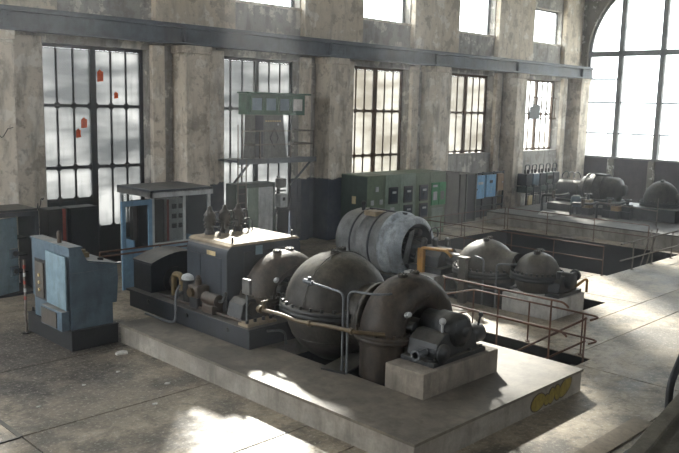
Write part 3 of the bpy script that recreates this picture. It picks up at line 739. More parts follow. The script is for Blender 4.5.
MB().tube([(0, 0, .33), (0, 1.9, -.97)], .02, 8).build('rail_tube', 'rust_rail', sr)
MB().cyl((0, .02, -.2), (0, .02, .76), .018, n=8).build('post', 'rust_rail', sr)
rail('pit_railing', 'dull railing along the near edge of the square pit', [(19.85, 15.95, 0), (19.85, 14.2, 0), (19.85, 12.5, 0), (19.85, 11.1, 0), (19.85, 9.6, 0)], (.8, .42), 'rust_rail', .016)
rail('pit_railing', 'dull railing along the far edge of the square pit', [(25.0, 15.95, 0), (25.0, 14.3, 0), (25.0, 12.5, 0), (25.0, 10.6, 0)], (.78, .4), 'rust_rail', .016)
rail('pit_railing', 'dull railing at the wall end of the square pit', [(19.95, 16.02, 0), (21.0, 16.02, 0), (22.2, 16.02, 0), (23.5, 16.02, 0), (24.9, 16.02, 0)], (.8, .42), 'rust_rail', .016)
rail('pit_railing', 'paler railing, toned as sunlit, at the open-floor end of the square pit', [(21.3, 9.42, 0), (22.6, 9.42, 0), (24.0, 9.42, 0), (24.85, 9.42, 0)], (.82, .35), 'rail', .022, ends=([(20.5, 9.42, 0)], [(24.9, 9.42, 0)]))  # paler steel than the other pit rails paints in the sunlight
for i, x in enumerate((21.9, 23.6)):
    pass
ps = T('pit_ladder_rail', 'pair of sloping ladder rails reaching down into the square pit', 'handrail', (24.3, 10.0, 0))
for dx in (0, .45):
    MB().tube([(dx, .2, .75), (dx-1.2, .2, -1.2)], .022, 8).build('rail_tube', 'rail', ps)
rail('desk_railing', 'thin two-bar railing before the glazed kiosk', [(8.1, 15.3, 0), (9.6, 15.3, 0), (11.2, 15.3, 0)], (1.16, 1.06), 'rust_rail', .02)

# ================================================================== left: cabinets, desk, kiosk
lc = T('open_cabinet', 'dark steel cabinet with pale blue door ajar by the left pilaster', 'cabinet', (7.15, 17.2, 0))
mb = MB().box(-.62, -.57, 0, 1.05, 0, 1.88).box(.42, .47, 0, 1.05, 0, 1.88).box(-.57, .42, 1.0, 1.05, 0, 1.88).box(-.62, .47, 0, 1.05, 1.84, 1.90).box(-.57, .42, 0, 1.0, 0, .06)
mb.build('carcass', 'navy', lc, .008)
MB().box(-.62, -.54, -.03, 0, 0, 1.9).box(.38, .47, -.03, 0, 0, 1.9).box(-.62, .47, -.03, 0, 1.80, 1.9).build('door_frame', 'navy', lc, .008)
d = MB().box(0, .58, -.02, .02, .06, 1.76).build('door', 'lightblue', lc, .006, (-.50, .0, 0)); d.rotation_euler = (0, 0, .35)
for z in (.45, .85):
    b = MB().box(.32, .52, -.10, -.021, z, z+.22).build('door_box', 'deskblue', d, .01)
    MB().cyl((.42, -.10, z+.11), (.42, -.13, z+.11), .06, n=12).build('door_dial', 'black', d)
for z in (.4, .8, 1.2): B(-.5, .4, .5, .9, z, z+.03).build('shelf', 'black', lc)
B(-.6, .45, .02, 1.0, 1.90, 1.95).build('top_lid', 'iron', lc)

dk = T('control_desk', 'grey-blue sloped control desk with open back compartment', 'control desk', (6.14, 12.69, .37)); dk.scale = (.916,)*3
MB().prism([(0, .42), (.98, .42), (1.02, .9), (1.0, 1.18), (.38, 1.30), (.24, 1.60), (0, 1.60)], 0, 1.65, 'Y').build('body', 'deskblue', dk, .012)
MB().prism([(.02, 0), (.90, 0), (.90, .42), (.02, .42)], .02, 1.63, 'Y').build('base', 'deskblue', dk, .01)
MB().prism([(-.03, 1.60), (.27, 1.60), (.25, 1.635), (-.03, 1.635)], -.03, 1.68, 'Y').build('back_cap', 'deskblue', dk, .006)
MB().prism([(.385, 1.305), (1.02, 1.19), (1.02, 1.215), (.39, 1.33)], -.02, 1.67, 'Y').build('desk_top', 'deskblue', dk)
B(-.012, 0, .98, 1.5, .40, 1.22).build('dark_opening', 'black', dk)
B(-.035, -.012, 1.08, 1.45, .44, 1.16).build('terminal_panel', 'brown_door', dk, .006)
for z in (.6, .75, .9): MB().cyl((-.035, 1.25, z), (-.06, 1.25, z), .035, n=10).build('terminal', 'cream', dk)
d = MB().box(-.015, .015, -.93, 0, .40, 1.45).build('door', 'lightblue', dk, .005, (-.02, .95, 0)); d.rotation_euler = (0, 0, -.05)
B(-.16, -.002, .05, .95, .0, .38).build('lower_bin', 'deskblue', dk, .01)
B(-.18, -.161, .25, .9, .03, .34).build('bin_opening', 'brown_door', dk)
B(.0, .96, -.008, 0, .47, 1.12).build('side_panel', 'deskblue', dk)
b = MB().box(.45, .65, .45, .6, 1.30, 1.40); b.cyl((.55, .53, 1.4), (.55, .53, 1.46), .05, n=10); b.build('desk_instrument', 'yellow_grime', dk, .01)
MB().cyl((.8, .3, 1.24), (.8, .3, 1.30), .06, n=12).build('knob', 'black', dk)
MB().cyl((.10, .6, 1.63), (.10, .6, 1.82), .045, n=10).sphere((.10, .6, 1.83), .045, 10).build('handle', 'brown_iron', dk)
for (x, y, h, m, lab) in ((6.02, 14.28, 1.42, 'rail', 'tall thin post with red and white bands before the desk'), (6.22, 14.42, .45, 'black', 'short dark post close to the desk bin')):
    p = T('marker_post', lab, 'post', (x, y, 0))
    MB().cyl((0, 0, 0), (0, 0, h), .022, n=10).build('pole', m, p)
    MB().cyl((0, 0, 0), (0, 0, .02), .08, n=12).build('foot', 'black', p)
    if h > 1:
        for i in range(5): MB().cyl((0, 0, .65+i*.15), (0, 0, .72+i*.15), .026, n=10).build('band', 'red' if i % 2 == 0 else 'white', p)

ks = T('glazed_kiosk', 'small glazed blue and white control kiosk with open door frame', 'kiosk', (9.9, 16.1, 0))
KW, KD, KH = 1.62, 1.42, 2.17
for (x, y) in ((0, 0), (KW, 0), (0, KD), (KW, KD)): B(x-.035, x+.035, y-.035, y+.035, 0, KH).build('corner_post', 'white', ks)
B(.86, .92, -.03, .03, 1.0, KH).build('mullion', 'white', ks)
B(0, KW, -.02, .02, 0, 1.0).build('lower_panel', 'kiosk_panel', ks)
B(0, KW, -.045, .045, 1.0, 1.05).build('sill_rail', 'white', ks)
B(-.02, .02, .85, KD, 0, 1.0).build('lower_panel', 'kiosk_blue', ks)
B(0, KW, KD-.02, KD+.02, 0, 1.0).build('lower_panel', 'kiosk_blue', ks)
B(KW-.02, KW+.02, 0, KD, 0, 1.0).build('lower_panel', 'kiosk_blue', ks)
B(-.08, KW+.08, -.08, -.02, KH-.02, KH+.13).build('fascia', 'white', ks)
B(-.08, -.02, -.08, KD+.08, KH-.02, KH+.13).build('fascia', 'porcelain', ks)
MB().box(-.08, KW+.08, -.08, KD+.08, KH+.1, KH+.16).build('roof', 'beam', ks)
for (x0, x1) in ((.04, .86), (.92, KW-.04)): B(x0, x1, -.004, .004, 1.05, KH-.02).build('pane', 'pane_clear', ks)
B(-.004, .004, .9, KD-.04, 1.0, KH-.02).build('pane', 'pane_clear', ks)
for i in range(3): MB().bar((1.05-.08*i, -.022, .9-.1*i), (1.22-.02*i, -.022, .72-.06*i), .004, .03).build('white_scrawl', 'white', ks)
dr = T('kiosk_door', 'open sky-blue glazed door frame standing before the kiosk', 'door', (9.85, 16.05, 0)); dr.rotation_euler = (0, 0, PI+.05)
MB().box(0, .10, -.025, .025, .05, 2.12).box(.72, .82, -.025, .025, .05, 2.12).box(.1, .72, -.025, .025, 2.0, 2.12).box(.1, .72, -.025, .025, .9, 1.0).build('door_frame', 'kiosk_blue', dr)
B(.1, .72, -.01, .01, .05, .9).build('door_panel', 'kiosk_blue', dr)
MB().cyl((.2, -.03, 1.05), (.2, -.09, 1.05), .02, n=8).build('handle', 'black', dr)
ic = T('instrument_rack', 'white instrument rack with red edge inside the kiosk', 'instrument rack', (10.9, 17.0, 0))
B(0, .5, 0, .4, 0, 1.95).build('body', 'white', ic, .01)
B(-.03, .03, -.02, 0, .1, 1.95).build('edge_strip', 'red', ic)
for z in (1.2, 1.45, 1.7):
    for x in (.12, .32): B(x, x+.13, -.02, 0, z, z+.12).build('meter', 'black', ic)
dc = T('kiosk_locker', 'dark tall locker inside the kiosk behind its glass', 'locker', (10.05, 17.05, 0)); B(0, .78, 0, .35, 0, 1.95).build('body', 'dark_locker', dc, .01); B(.03, .75, -.02, 0, .1, 1.9).build('door', 'black', dc)
ch = T('kiosk_bench', 'dark bench box standing inside the kiosk', 'bench', (10.2, 16.4, 0))
B(-.2, .6, 0, .5, 0, .55).build('box', 'brown_door', ch, .02); B(-.22, .62, -.02, .52, .55, .6).build('lid', 'black', ch)
# dark tall cupboards under window 1
for (x, wd, m, lab) in ((8.3, .5, 'dark_locker', 'narrow dark locker with rusty edge under the red-patched window'), (8.87, .75, 'black', 'black locker under the red-patched window next to the kiosk')):
    t = T('locker', lab, 'locker', (x, 18.2, 0))
    B(0, wd, 0, .5, 0, 1.75).build('body', m, t, .01); B(.02, wd-.02, -.02, 0, .1, 1.7).build('door', m, t, .005)
    if m == 'dark_locker': B(.36, .44, -.025, 0, 0, 1.75).build('edge_strip', 'red', t)
    MB().cyl((wd-.1, -.02, .95), (wd-.1, -.05, .95), .02, n=8).build('handle', 'iron', t)

# ================================================================== raised platform with green box
pf = T('raised_platform', 'steel access platform with railing, braced to the wall below the green box', 'platform', (13.8, 17.9, 0))
B(0, 3.1, 0, .9, 2.72, 2.78).build('deck', 'beam', pf)
B(0, 3.1, -.03, 0, 2.66, 2.82).build('edge_channel', 'beam', pf)
for x in (.2, .85, 2.05, 3.0): MB().box(x-.02, x+.02, -.01, .03, 2.78, 3.62).build('post', 'rail', pf)
for z in (3.62, 3.22): B(.18, 3.02, -.01, .02, z-.02, z+.02).build('rail_bar', 'rail', pf)
for z in (3.62, 3.22): B(2.98, 3.02, .0, .9, z-.02, z+.02).build('rail_bar', 'rail', pf)
for x in (.5, 2.95):
    MB().bar((x, .05, 2.7), (x-.05, .95, 1.85), .05, .05).build('brace', 'beam', pf)
for x in (0.02, .32): MB().cyl((x, -.02, 0), (x, -.02, 3.8 if x < .1 else 2.8), .018, n=8).build('ladder_rail', 'rail', pf)
for i in range(10): MB().cyl((.02, -.02, .25+i*.26), (.32, -.02, .25+i*.26), .012, n=6).build('ladder_rung', 'rail', pf)
ct = T('relay_cabinet', 'grey tapered relay cabinet with diamond mark on the raised platform', 'cabinet', (14.62, 18.1, 2.785))
MB().prism([(-.05, 0), (1.28, 0), (1.12, .9), (1.08, 1.3), (0, 1.3), (0, .8)], 0, .5, 'Y').build('body', 'porcelain', ct, .01)
B(0, .30, -.012, 0, .05, 1.28).build('side_door', 'navy', ct)
B(.34, 1.08, -.012, 0, .05, 1.0).build('front_door', 'porcelain', ct)
pts = [(.72+.16*math.cos(PI/2*i), -.02, .62+.28*math.sin(PI/2*i)) for i in range(5)]
MB().tube(pts, .012, 6).build('diamond_mark', 'navy', ct)
for i in range(7): B(.38+i*.09, .43+i*.09, -.02, -.0, 1.10, 1.14).build('indicator', 'cream', ct)
MB().cyl((.86, -.02, 1.02), (.86, -.03, 1.02), .03, n=12).build('badge', 'white', ct)
gx = T('green_signal_box', 'green four-window box mounted above the platform', 'signal box', (14.15, 17.8, 4.09))
MB().box(0, 2.25, .1, .5, .0, .6).build('body', 'boxgreen', gx, .01)
B(-.02, 2.42, .0, .55, .6, .65).build('lid', 'boxgreen', gx, .01)
for i in range(4):
    x = .12+i*.53
    MB().box(x, x+.46, .06, .1, .08, .13).box(x, x+.46, .06, .1, .48, .53).box(x, x+.04, .06, .1, .13, .48).box(x+.42, x+.46, .06, .1, .13, .48).build('window_frame', 'boxgreen', gx)
    B(x+.04, x+.42, .085, .1, .13, .48).build('window_pane', 'paper' if i == 3 else 'lightblue', gx)
dd = T('wall_cupboard', 'green-framed cupboard with pale doors beneath the raised platform', 'cupboard', (14.0, 18.2, 0))
MB().box(0, .1, 0, .5, 0, 2.05).box(1.4, 1.5, 0, .5, 0, 2.05).box(.1, 1.4, 0, .5, 1.92, 2.05).build('frame', 'dkgreen', dd, .01)
B(.1, .45, .05, .1, .05, 1.92).build('gap_panel', 'black', dd); B(.45, .85, .0, .04, .05, 1.92).build('door', 'green2', dd, .006); B(.87, 1.4, -.01, .03, .05, 1.92).build('door', 'white', dd, .006)
sb = T('switch_box', 'small white switch box on the dark wall beside the cupboard', 'switch box', (15.75, 18.25, 1.25))
B(0, .3, 0, .25, 0, .4).build('case', 'white', sb, .01); B(.1, .2, -.01, 0, .2, .3).build('dial', 'black', sb)
sb2 = T('fuse_box', 'small grey fuse box above the white switch box', 'fuse box', (15.75, 18.25, 1.85))
B(0, .25, 0, .25, 0, .28).build('case', 'porcelain', sb2, .01); B(.03, .22, -.01, 0, .03, .25).build('cover', 'porcelain', sb2)
pw = T('wall_stand', 'steel bracket stand holding the two wall boxes', 'bracket', (15.9, 18.5, 0))
B(-.05, .05, 0, .05, 0, 2.2).build('upright', 'black', pw); B(-.3, .3, 0, .05, 1.7, 1.75).build('crossbar', 'black', pw); B(-.3, .3, 0, .05, 1.0, 1.05).build('crossbar', 'black', pw)

# ================================================================== green control panels
gxs = [18.32, 19.17, 19.93, 20.76, 21.52, 22.41]; GH = 2.19
side = T('control_cubicle', 'olive panel with small white meters at the left end of the green panel row', 'control panel', (gxs[0], 16.95, 0), 0, 'green control panels')
labs = [None, 'pale green panel with one large dark meter beside the olive panel', 'green panel with two dark meters in the middle of the panel row', 'green panel with two dark meters next to the bright green boxes', 'end panel of the green row carrying bright green boxes']
B(.0, gxs[1]-gxs[0]-.01, 0, 1.2, 0, GH).build('body', 'green', side, .008)
B(-.012, 0, .03, 1.18, .04, GH-.03).build('side_cover', 'dkgreen', side)
B(-.02, -.012, .5, .68, 1.25, 1.5).build('notice_plate', 'cream', side)
for (x, z) in ((.43, 1.75), (.22, 1.32), (.64, 1.32)): B(x-.07, x+.07, -.03, 0, z-.08, z+.08).build('meter', 'white', side, .01)
MB().cyl((.42, 0, 1.02), (.42, -.1, 1.02), .06, n=12).build('rotary_handle', 'black', side)
for i in range(1, 5):
    wd = gxs[i+1]-gxs[i]-.01
    t = T('control_cubicle', labs[i], 'control panel', (gxs[i], 16.95, 0), 0, 'green control panels')
    B(0, wd, 0, 1.2, 0, GH).build('body', 'green2' if i in (1, 2) else 'green', t, .008)
    if i < 4:
        def meter(x, z, w_, h_):
            MB().box(x, x+w_, -.05, 0, z, z+h_).build('meter_bezel', 'black', t, .01)
            B(x+.05, x+w_-.05, -.058, -.05, z+.06, z+h_-.06).build('meter_face', 'meter_glass' if (i, z > 1.2) != (1, False) else 'white', t)
            B(x+w_*.3, x+w_*.75, -.06, -.0582, z+h_*.62, z+h_*.75).build('meter_plate', 'white', t)
        meter(.16, 1.22, .44, .56)
        if i == 1: B(.26, .46, -.03, 0, .86, 1.10).build('small_meter', 'white', t, .01)
        else: meter(.18, .64, .44, .5)
        B(.05, wd-.05, -.006, 0, .08, .55).build('lower_door', 'green', t)
    else:
        for x, f in ((.06, 'white'), (.47, 'porcelain')):
            g = B(x, x+.38, -.05, 0, 1.02, 1.82).build('green_case', 'brightgreen', t, .01)
            B(x+.08, x+.28, -.06, -.05, 1.2, 1.5).build('meter_face', f, g)
        B(.1, .35, -.058, -.05, 1.66, 1.74).build('name_plate', 'white', t)
        B(.12, wd-.12, -.012, 0, .1, .92).build('lower_door', 'green2', t)

# brown and blue cabinets to the right
def cab(x, wd, h, d, m, label, dm=None, z0=0, y=17.9, cat='cabinet'):
    t = T('switch_cabinet', label, cat, (x, y, 0))
    MB().box(0, wd, 0, d, z0, h).build('body', m, t, .01)
    if dm: B(.03, wd-.03, -.03, 0, z0+.06, h-.05).build('door', dm, t, .006)
    return t
cab(23.7, .8, 2.0, .9, 'brown_door', 'plain brown-grey cabinet beside the bright green boxes', 'brown_door')
c = cab(24.6, 1.1, 1.9, .9, 'brown_door', 'brown-grey cabinet with its dark inside exposed', None)
B(.35, .42, -.04, 0, .05, 1.9).build('post', 'porcelain', c); B(.42, .98, -.01, 0, .1, 1.85).build('dark_inside', 'black', c); B(.98, 1.05, -.04, 0, .05, 1.9).build('post', 'porcelain', c)
fr = T('panel_frame', 'open steel frame holding the blue and tan panel doors', 'frame', (25.7, 18.1, 0))
for x in (0, .72, 1.5, 2.2): B(x-.03, x+.03, 0, .06, 0, 1.9).build('post', 'black', fr)
for z in (.5, .85, 1.85): B(0, 2.2, 0, .05, z-.03, z+.03).build('crossbar', 'black', fr)
B(0, 2.2, .3, .4, 0, 1.8).build('back_sheet', 'navy', fr)
for i, (x, wd, z0, z1, m, lab) in enumerate(((25.75, .62, .85, 1.78, 'skyblue', 'sky-blue panel door with white plate on the steel frame'), (26.5, .66, .88, 1.78, 'skyblue', 'sky-blue panel door with dark window on the steel frame'), (27.3, .42, 1.1, 1.80, 'tan', 'tan board hung beside the blue panel doors'))):
    t = T('panel_door', lab, 'panel', (x, 18.02, 0))
    B(0, wd, -.03, .05, z0, z1).build('sheet', m, t, .008)
    if i == 0: B(.18, .5, -.04, -.03, 1.42, 1.52).build('plate', 'white', t); B(.08, .14, -.04, -.03, 1.2, 1.26).build('lock', 'black', t)
    if i == 1:
        B(.22, .42, -.04, -.03, 1.45, 1.56).build('dark_window', 'black', t)
        for z in (1.05, 1.15, 1.25): B(.3, .36, -.04, -.03, z, z+.03).build('lamp', 'white', t)
    if i == 2: MB().cyl((.34, -.03, 1.45), (.34, -.05, 1.45), .03, n=10).build('knob', 'white', t)

# far switchgear bank under window 5
for i in range(5):
    x = 28.75+i*.56
    t = T('breaker_unit', ['first breaker unit of the far bank, beside the blue panel doors', 'second breaker unit of the far bank with curved top pipe', 'middle breaker unit of the far switchgear bank', 'fourth breaker unit of the far bank below the clear window', 'last breaker unit of the far bank by the wall corner'][i], 'switchgear', (x, 17.5, 0), 0, 'breaker units of the far bank')
    for sx in (.03, .47): B(sx-.025, sx+.025, .0, .05, 0, 1.3).build('post', 'iron', t)
    B(0, .5, .05, .5, 1.25, 1.75).build('tank', ['iron', 'deskblue', 'iron', 'dkgreen', 'iron'][i], t, .03)
    B(0, .5, .0, .5, .95, 1.2).build('mechanism_box', 'dkgreen' if i % 2 == 0 else 'iron', t, .02)
    for q in (.12, .36): MB().cyl((q, .2, 1.75), (q, .2, 1.92), .05, n=8).build('insulator', 'bushing_dark', t)
    MB().tube(fillet([(.12, .2, 1.9), (.12, .2, 2.12), (.45, .2, 2.12), (.45, .2, 1.8)], .12, 4), .025, 8).build('curved_pipe', 'iron', t)
    for z in (.35, .6, .9): B(.0, .5, .02, .05, z-.015, z+.015).build('cross_rail', 'iron', t)
    for q in (.15, .25, .35): MB().tube(fillet([(q, .1, 1.25), (q+.02, -.02, 1.0), (q-.03, .0, .3), (q, .05, 0)], .08, 3), .014, 6).build('cable', 'black', t)
    B(.08, .42, -.05, .0, .45, .85).build('drive_case', 'cream' if i in (0,) else 'porcelain', t, .02)
    if i == 3:
        for q in range(4): B(.05+q*.11, .10+q*.11, .02, .05, 1.45, 1.62).build('red_fuse', 'brown_iron', t)

# things on window 5's grille
wg = T('window_grille', 'rusty grille with dark square sign hung inside the clear window', 'grille', (30.65, 18.86, 4.02))
B(0, 2.5, 0, .02, 0, .04).build('bar', 'steel_rust', wg); B(0, 2.5, 0, .02, .95, .98).build('bar', 'steel_rust', wg)
for i in range(7): B(.05+i*.38, .08+i*.38, 0, .02, .0, .98).build('bar', 'steel_rust', wg)
MB().prism([(.15, .02), (.98, .02), (1.02, .62), (.45, .66), (.4, .55), (.2, .55)], -.03, 0, 'Y').build('dark_sign', 'black', wg)
MB().bar((1.3, -.01, .05), (1.75, -.01, .6), .03, .03).build('brace', 'steel_rust', wg); MB().bar((1.1, -.01, .6), (1.9, -.01, .05), .03, .03).build('brace', 'steel_rust', wg)

# ================================================================== second machine row
MX = 15.3
for (y0, y1, x0, x1, lab) in ((8.1, 9.34, 14.58, 15.98, 'whitewashed block under the second machine\'s small casing'), (11.25, 12.2, 14.58, 16.0, 'whitewashed block between silver generator and second machine\'s casing')):
    tag(MB().box(-(x1-x0)/2, (x1-x0)/2, -(y1-y0)/2, (y1-y0)/2, 0, .42).build('white_block', 'white_block', None, .015, ((x0+x1)/2, (y0+y1)/2, 0)), lab, 'concrete block')
g2 = T('silver_generator', 'silver-grey drum generator with open end ring behind the front machine', 'generator', (MX, 13.45, -.0))
MB().box(-.75, .75, -1.25, 1.15, 0, .22).build('bed', 'iron', g2, .01)
prof = [(.3, 1.35), (.55, 1.3), (.74, 1.15), (.81, .95), (.83, .8), (.83, .35), (.835, .33), (.86, .30), (.86, .26), (.83, .24), (.83, -.45), (.86, -.47), (.86, -.55), (.80, -.6), (.78, -.95), (.72, -1.02), (.60, -1.05)]
MB().lathe(prof, (0, 0, .88), (0, 1, 0), 40).build('drum', 'silver', g2)
MB().lathe([(.845, -.42), (.87, -.45), (.87, -.56), (.81, -.61), (.79, -.95), (.73, -1.035), (.62, -1.065)], (0, 0, .88), (0, 1, 0), 40).build('front_rim', 'pale_rim', g2)
for y in (-.1, .55):
    MB().lathe([(.83, y-.03), (.85, y-.02), (.85, y+.02), (.83, y+.03)], (0, 0, .88), (0, 1, 0), 40).build('band', 'navy', g2)
MB().lathe([(0, -.7), (.50, -.72), (.58, -.8), (.60, -1.04), (.66, -1.05), (.72, -1.03)], (0, 0, .88), (0, 1, 0), 32).build('end_ring', 'navy', g2)
for i in range(7):
    a = 2*PI*i/7+.3; MB().cyl((.4*math.cos(a), -1.02, .88+.4*math.sin(a)), (.38*math.cos(a), -.72, .88+.38*math.sin(a)), .10, n=12).build('field_coil', 'iron', g2)
MB().prism([(-.58, .5), (-.3, 1.3), (-.1, 1.38), (-.25, .9), (-.35, .5)], -1.06, -1.04, 'Y').build('peeled_sheet', 'silver', g2)
MB().lathe([(0, -1.35), (.14, -1.35), (.16, -1.1), (.2, -.95)], (0, 0, .88), (0, 1, 0), 16).build('shaft_hub', 'iron', g2)
MB().tube([(-.1, .5, 1.73), (-.02, -.7, 1.71)], .03, 6).build('lifting_bar', 'black', g2)
MB().cyl((-.2, .65, 1.62), (-.2, .65, 1.82), .05, n=10).sphere((-.2, .65, 1.86), .07, 10).build('lifting_eye', 'iron', g2)
B(-.5, .1, -.05, .35, 1.60, 1.72).build('hatch', 'dustcover', g2, .01)
# gear and lube items between the silver generator and casing
g3 = T('gear_case', 'dark gear case cluster with handwheel on the second machine', 'gearbox', (MX, 11.72, .42))
B(-.5, .5, -.5, .5, 0, .15).build('base_plate', 'iron', g3, .01)
MB().prism([(-.45, .15), (.45, .15), (.4, .4), (.2, .58), (-.2, .58), (-.4, .4)], -.35, .4, 'Y').build('case', 'iron', g3, .03)
MB().cyl((0, -.7, .35), (0, .6, .35), .16, n=16).build('shaft', 'iron', g3)
for (x, y) in ((-.3, .2), (.25, -.1), (0, .1)): MB().cyl((x, y, .4), (x, y, .72), .07, n=10).sphere((x, y, .74), .08, 10).build('valve_head', 'iron', g3)
ring = [(.2+.16*math.cos(2*PI*i/16), .3, .85+.16*math.sin(2*PI*i/16)) for i in range(17)]
MB().tube(ring, .02, 6).build('handwheel', 'iron', g3)
yg = T('yellow_guard', 'orange-yellow bent guard frame beside the gear case', 'guard', (14.72, 11.55, .42))
MB().tube(fillet([(0, .25, 0), (0, .25, .62), (.1, -.45, .62), (.1, -.6, .5)], .1, 4), .038, 8).build('hoop', 'yellow', yg)
B(-.02, .08, .16, .34, 0, .6).build('guard_plate', 'yellow', yg, .01)
MB().tube(fillet([(.45, .25, 0), (.45, .25, .55), (.4, -.4, .6)], .1, 4), .035, 8).build('hoop', 'yellow', yg)
dome_casing((MX, 10.27), .70, .66, -.6, 'mid_shell', 'dusty olive dome casing on the second machine beside the stair opening', (.30, .45, .85, .88), False)
dome_casing((MX, 8.92), .50, .76, .42, 'mid_shell', 'smaller dusty dome casing on the whitewashed block', None, False)
MB_ = T('casing_skirt', 'dark cylindrical skirt below the larger olive dome casing', 'skirt', (MX, 10.27, -1.0))
MB().lathe([(.68, 0), (.68, 1.55), (.72, 1.6)], (0, 0, 0), (0, 0, 1), 32).build('shell', 'iron', MB_)
for z in (.9, 1.3): MB().lathe([(.69, z), (.73, z+.02), (.73, z+.06), (.69, z+.08)], (0, 0, 0), (0, 0, 1), 32).build('band', 'iron', MB_)
for (y, lab) in ((9.9, 'thin vent pipe loop between the two olive domes'), (9.55, 'second thin vent pipe loop before the smaller olive dome')):
    u = T('vent_pipe', lab, 'pipe', (14.63, y, -.2)); MB().tube(fillet([(0, 0, 0), (0, 0, 1.2), (.1, -.3, 1.22), (.3, -.32, 1.2)] if y < 9.7 else [(0, 0, 0), (0, 0, 1.25), (.1, .35, 1.27), (.3, .4, 1.25)], .08, 4), .02, 8).build('tube', 'grey_pipe', u)
p2 = T('gear_pump', 'dark pump with stubs and yellow hoop on the whitewashed block', 'pump', (MX+.1, 8.38, .42))
B(-.5, .5, -.24, .1, 0, .08).build('base_plate', 'iron', p2, .01)
MB().prism([(-.4, .08), (.4, .08), (.34, .3), (.2, .44), (-.2, .44), (-.34, .3)], -.18, .1, 'Y').build('gear_case', 'iron', p2, .02)
MB().lathe([(0, -.3), (.16, -.3), (.18, -.25), (.18, .1)], (0, 0, .32), (0, 1, 0), 18).build('barrel', 'iron', p2)
MB().cyl((.2, -.05, .35), (.55, -.05, .35), .08, n=12).cyl((.5, -.05, .35), (.56, -.05, .35), .13, n=12).build('side_stub', 'iron', p2)
MB().tube(fillet([(.1, -.3, .2), (.5, -.3, .3), (.62, -.3, .28), (.62, -.3, 0)], .06, 4), .03, 8).build('yellow_hoop', 'yellow', p2)
MB().cyl((-.3, -.1, .4), (-.3, -.1, .55), .05, n=10).build('valve_head', 'iron', p2)
vc = T('valve_column', 'pale square valve column before the larger olive dome', 'valve', (14.42, 10.3, 0))
B(-.07, .07, -.09, .09, 0, 1.0).build('column', 'mid_shell', vc, .01); B(-.09, .09, -.12, .12, 1.0, 1.07).build('cap', 'mid_shell', vc)

# ================================================================== far platform and third machine
fp = T('far_plinth', 'long raised concrete platform carrying the far machine', 'plinth', (25.6, 12.3, 0))
B(0, 7.0, -8.5, 5.0, 0, .44).build('body', 'concrete', fp); B(-.03, 7.0, -8.5, 5.0, .44, .48).build('top_slab', 'far_top', fp)
M3 = 29.3
b3 = T('far_machine_bed', 'dark bed below the far generator and dome', 'machine bed', (M3, 13.6, .48))
B(-1.1, 1.1, -.4, 2.6, 0, .28).build('frame', 'iron', b3, .01); B(-.8, .8, -.38, .3, .28, .4).build('top_plate', 'iron', b3)
tpd = T('far_pedestal', 'dark square pedestal under the far dome casing', 'pedestal', (M3, 12.05, .48)); B(-.95, .95, -.95, .93, 0, .42).build('block', 'iron', tpd, .02); B(-.98, .98, -.98, .95, .42, .46).build('rim', 'iron', tpd)
dome_casing((M3, 12.05), .66, 1.04, .94, 'shell', 'far dark dome casing below the arched window', (.2, .4, .8, 1.25), False, 1.25)
g4 = T('far_generator', 'far ribbed drum generator near the wall corner', 'generator', (M3, 14.3, .88))
MB().lathe([(0, -.85), (.2, -.85), (.25, -.7), (.42, -.62), (.48, -.5), (.48, -.1), (.55, -.08), (.55, .7), (.5, .72), (.42, .9), (.3, .95), (0, .95)], (0, 0, .52), (0, 1, 0), 30).build('drum', 'shell', g4)
for y in (-.05, .3, .65): MB().lathe([(.55, y-.03), (.58, y-.03), (.58, y+.03), (.55, y+.03)], (0, 0, .52), (0, 1, 0), 30).build('band', 'shell', g4)
B(-.25, .2, -.1, .35, 1.03, 1.1).build('hatch', 'shell', g4, .01); B(-.55, .55, -.6, .8, 0, .12).build('foot_frame', 'iron', g4)
e4 = T('far_exciter', 'short dark drum exciter at the end of the far generator', 'exciter', (M3, 15.75, .765))
MB().cyl((0, -.45, .45), (0, .5, .45), .42, n=24).build('drum', 'iron', e4); B(-.4, .4, -.4, .45, 0, .1).build('foot', 'iron', e4)
for i in range(3): MB().tube([(.3*math.cos(a/8*PI), -.2+i*.25, .95+.25*math.sin(a/8*PI)) for a in range(9)], .02, 6).build('cable_loop', 'black', e4)
for i, (y, x, h, m, lab) in enumerate(((14.75, 27.85, .55, 'deskblue', 'small blue-grey pump motor before the far generator'), (14.25, 27.85, .7, 'yellow_grime', 'tan valve stack before the far generator'), (13.45, 27.9, .5, 'iron', 'dark valve block between far generator and far dome'), (13.1, 27.85, .42, 'tan', 'tan valve box by the far dome'), (12.75, 28.0, .6, 'iron', 'dark pump with handwheel beside the far dome'))):
    t = T('far_valve' if i else 'far_motor', lab, 'valve' if i else 'motor', (x, y, .48))
    B(-.16, .16, -.16, .16, 0, .28).build('foot', 'iron', t, .01)
    if i == 0:
        MB().lathe([(0, .28), (.2, .28), (.2, .62), (.16, .68), (.1, .72), (0, .73)], (0, 0, 0), (0, 0, 1), 18).build('motor', m, t)
    else:
        MB().box(-.14, .14, -.16, .16, .28, .28+h*.45).build('body', m, t, .02)
        MB().cyl((0, 0, .28+h*.45), (0, 0, .28+h*.75), .06, n=10).build('stem', 'iron', t)
        MB().tube([(.13*math.cos(2*PI*k/14), .13*math.sin(2*PI*k/14), .28+h*.75) for k in range(15)], .018, 6).build('handwheel', 'iron', t)
    MB().cyl((.16, 0, .2), (.33, 0, .2), .05, n=10).build('connecting_pipe', 'iron', t)
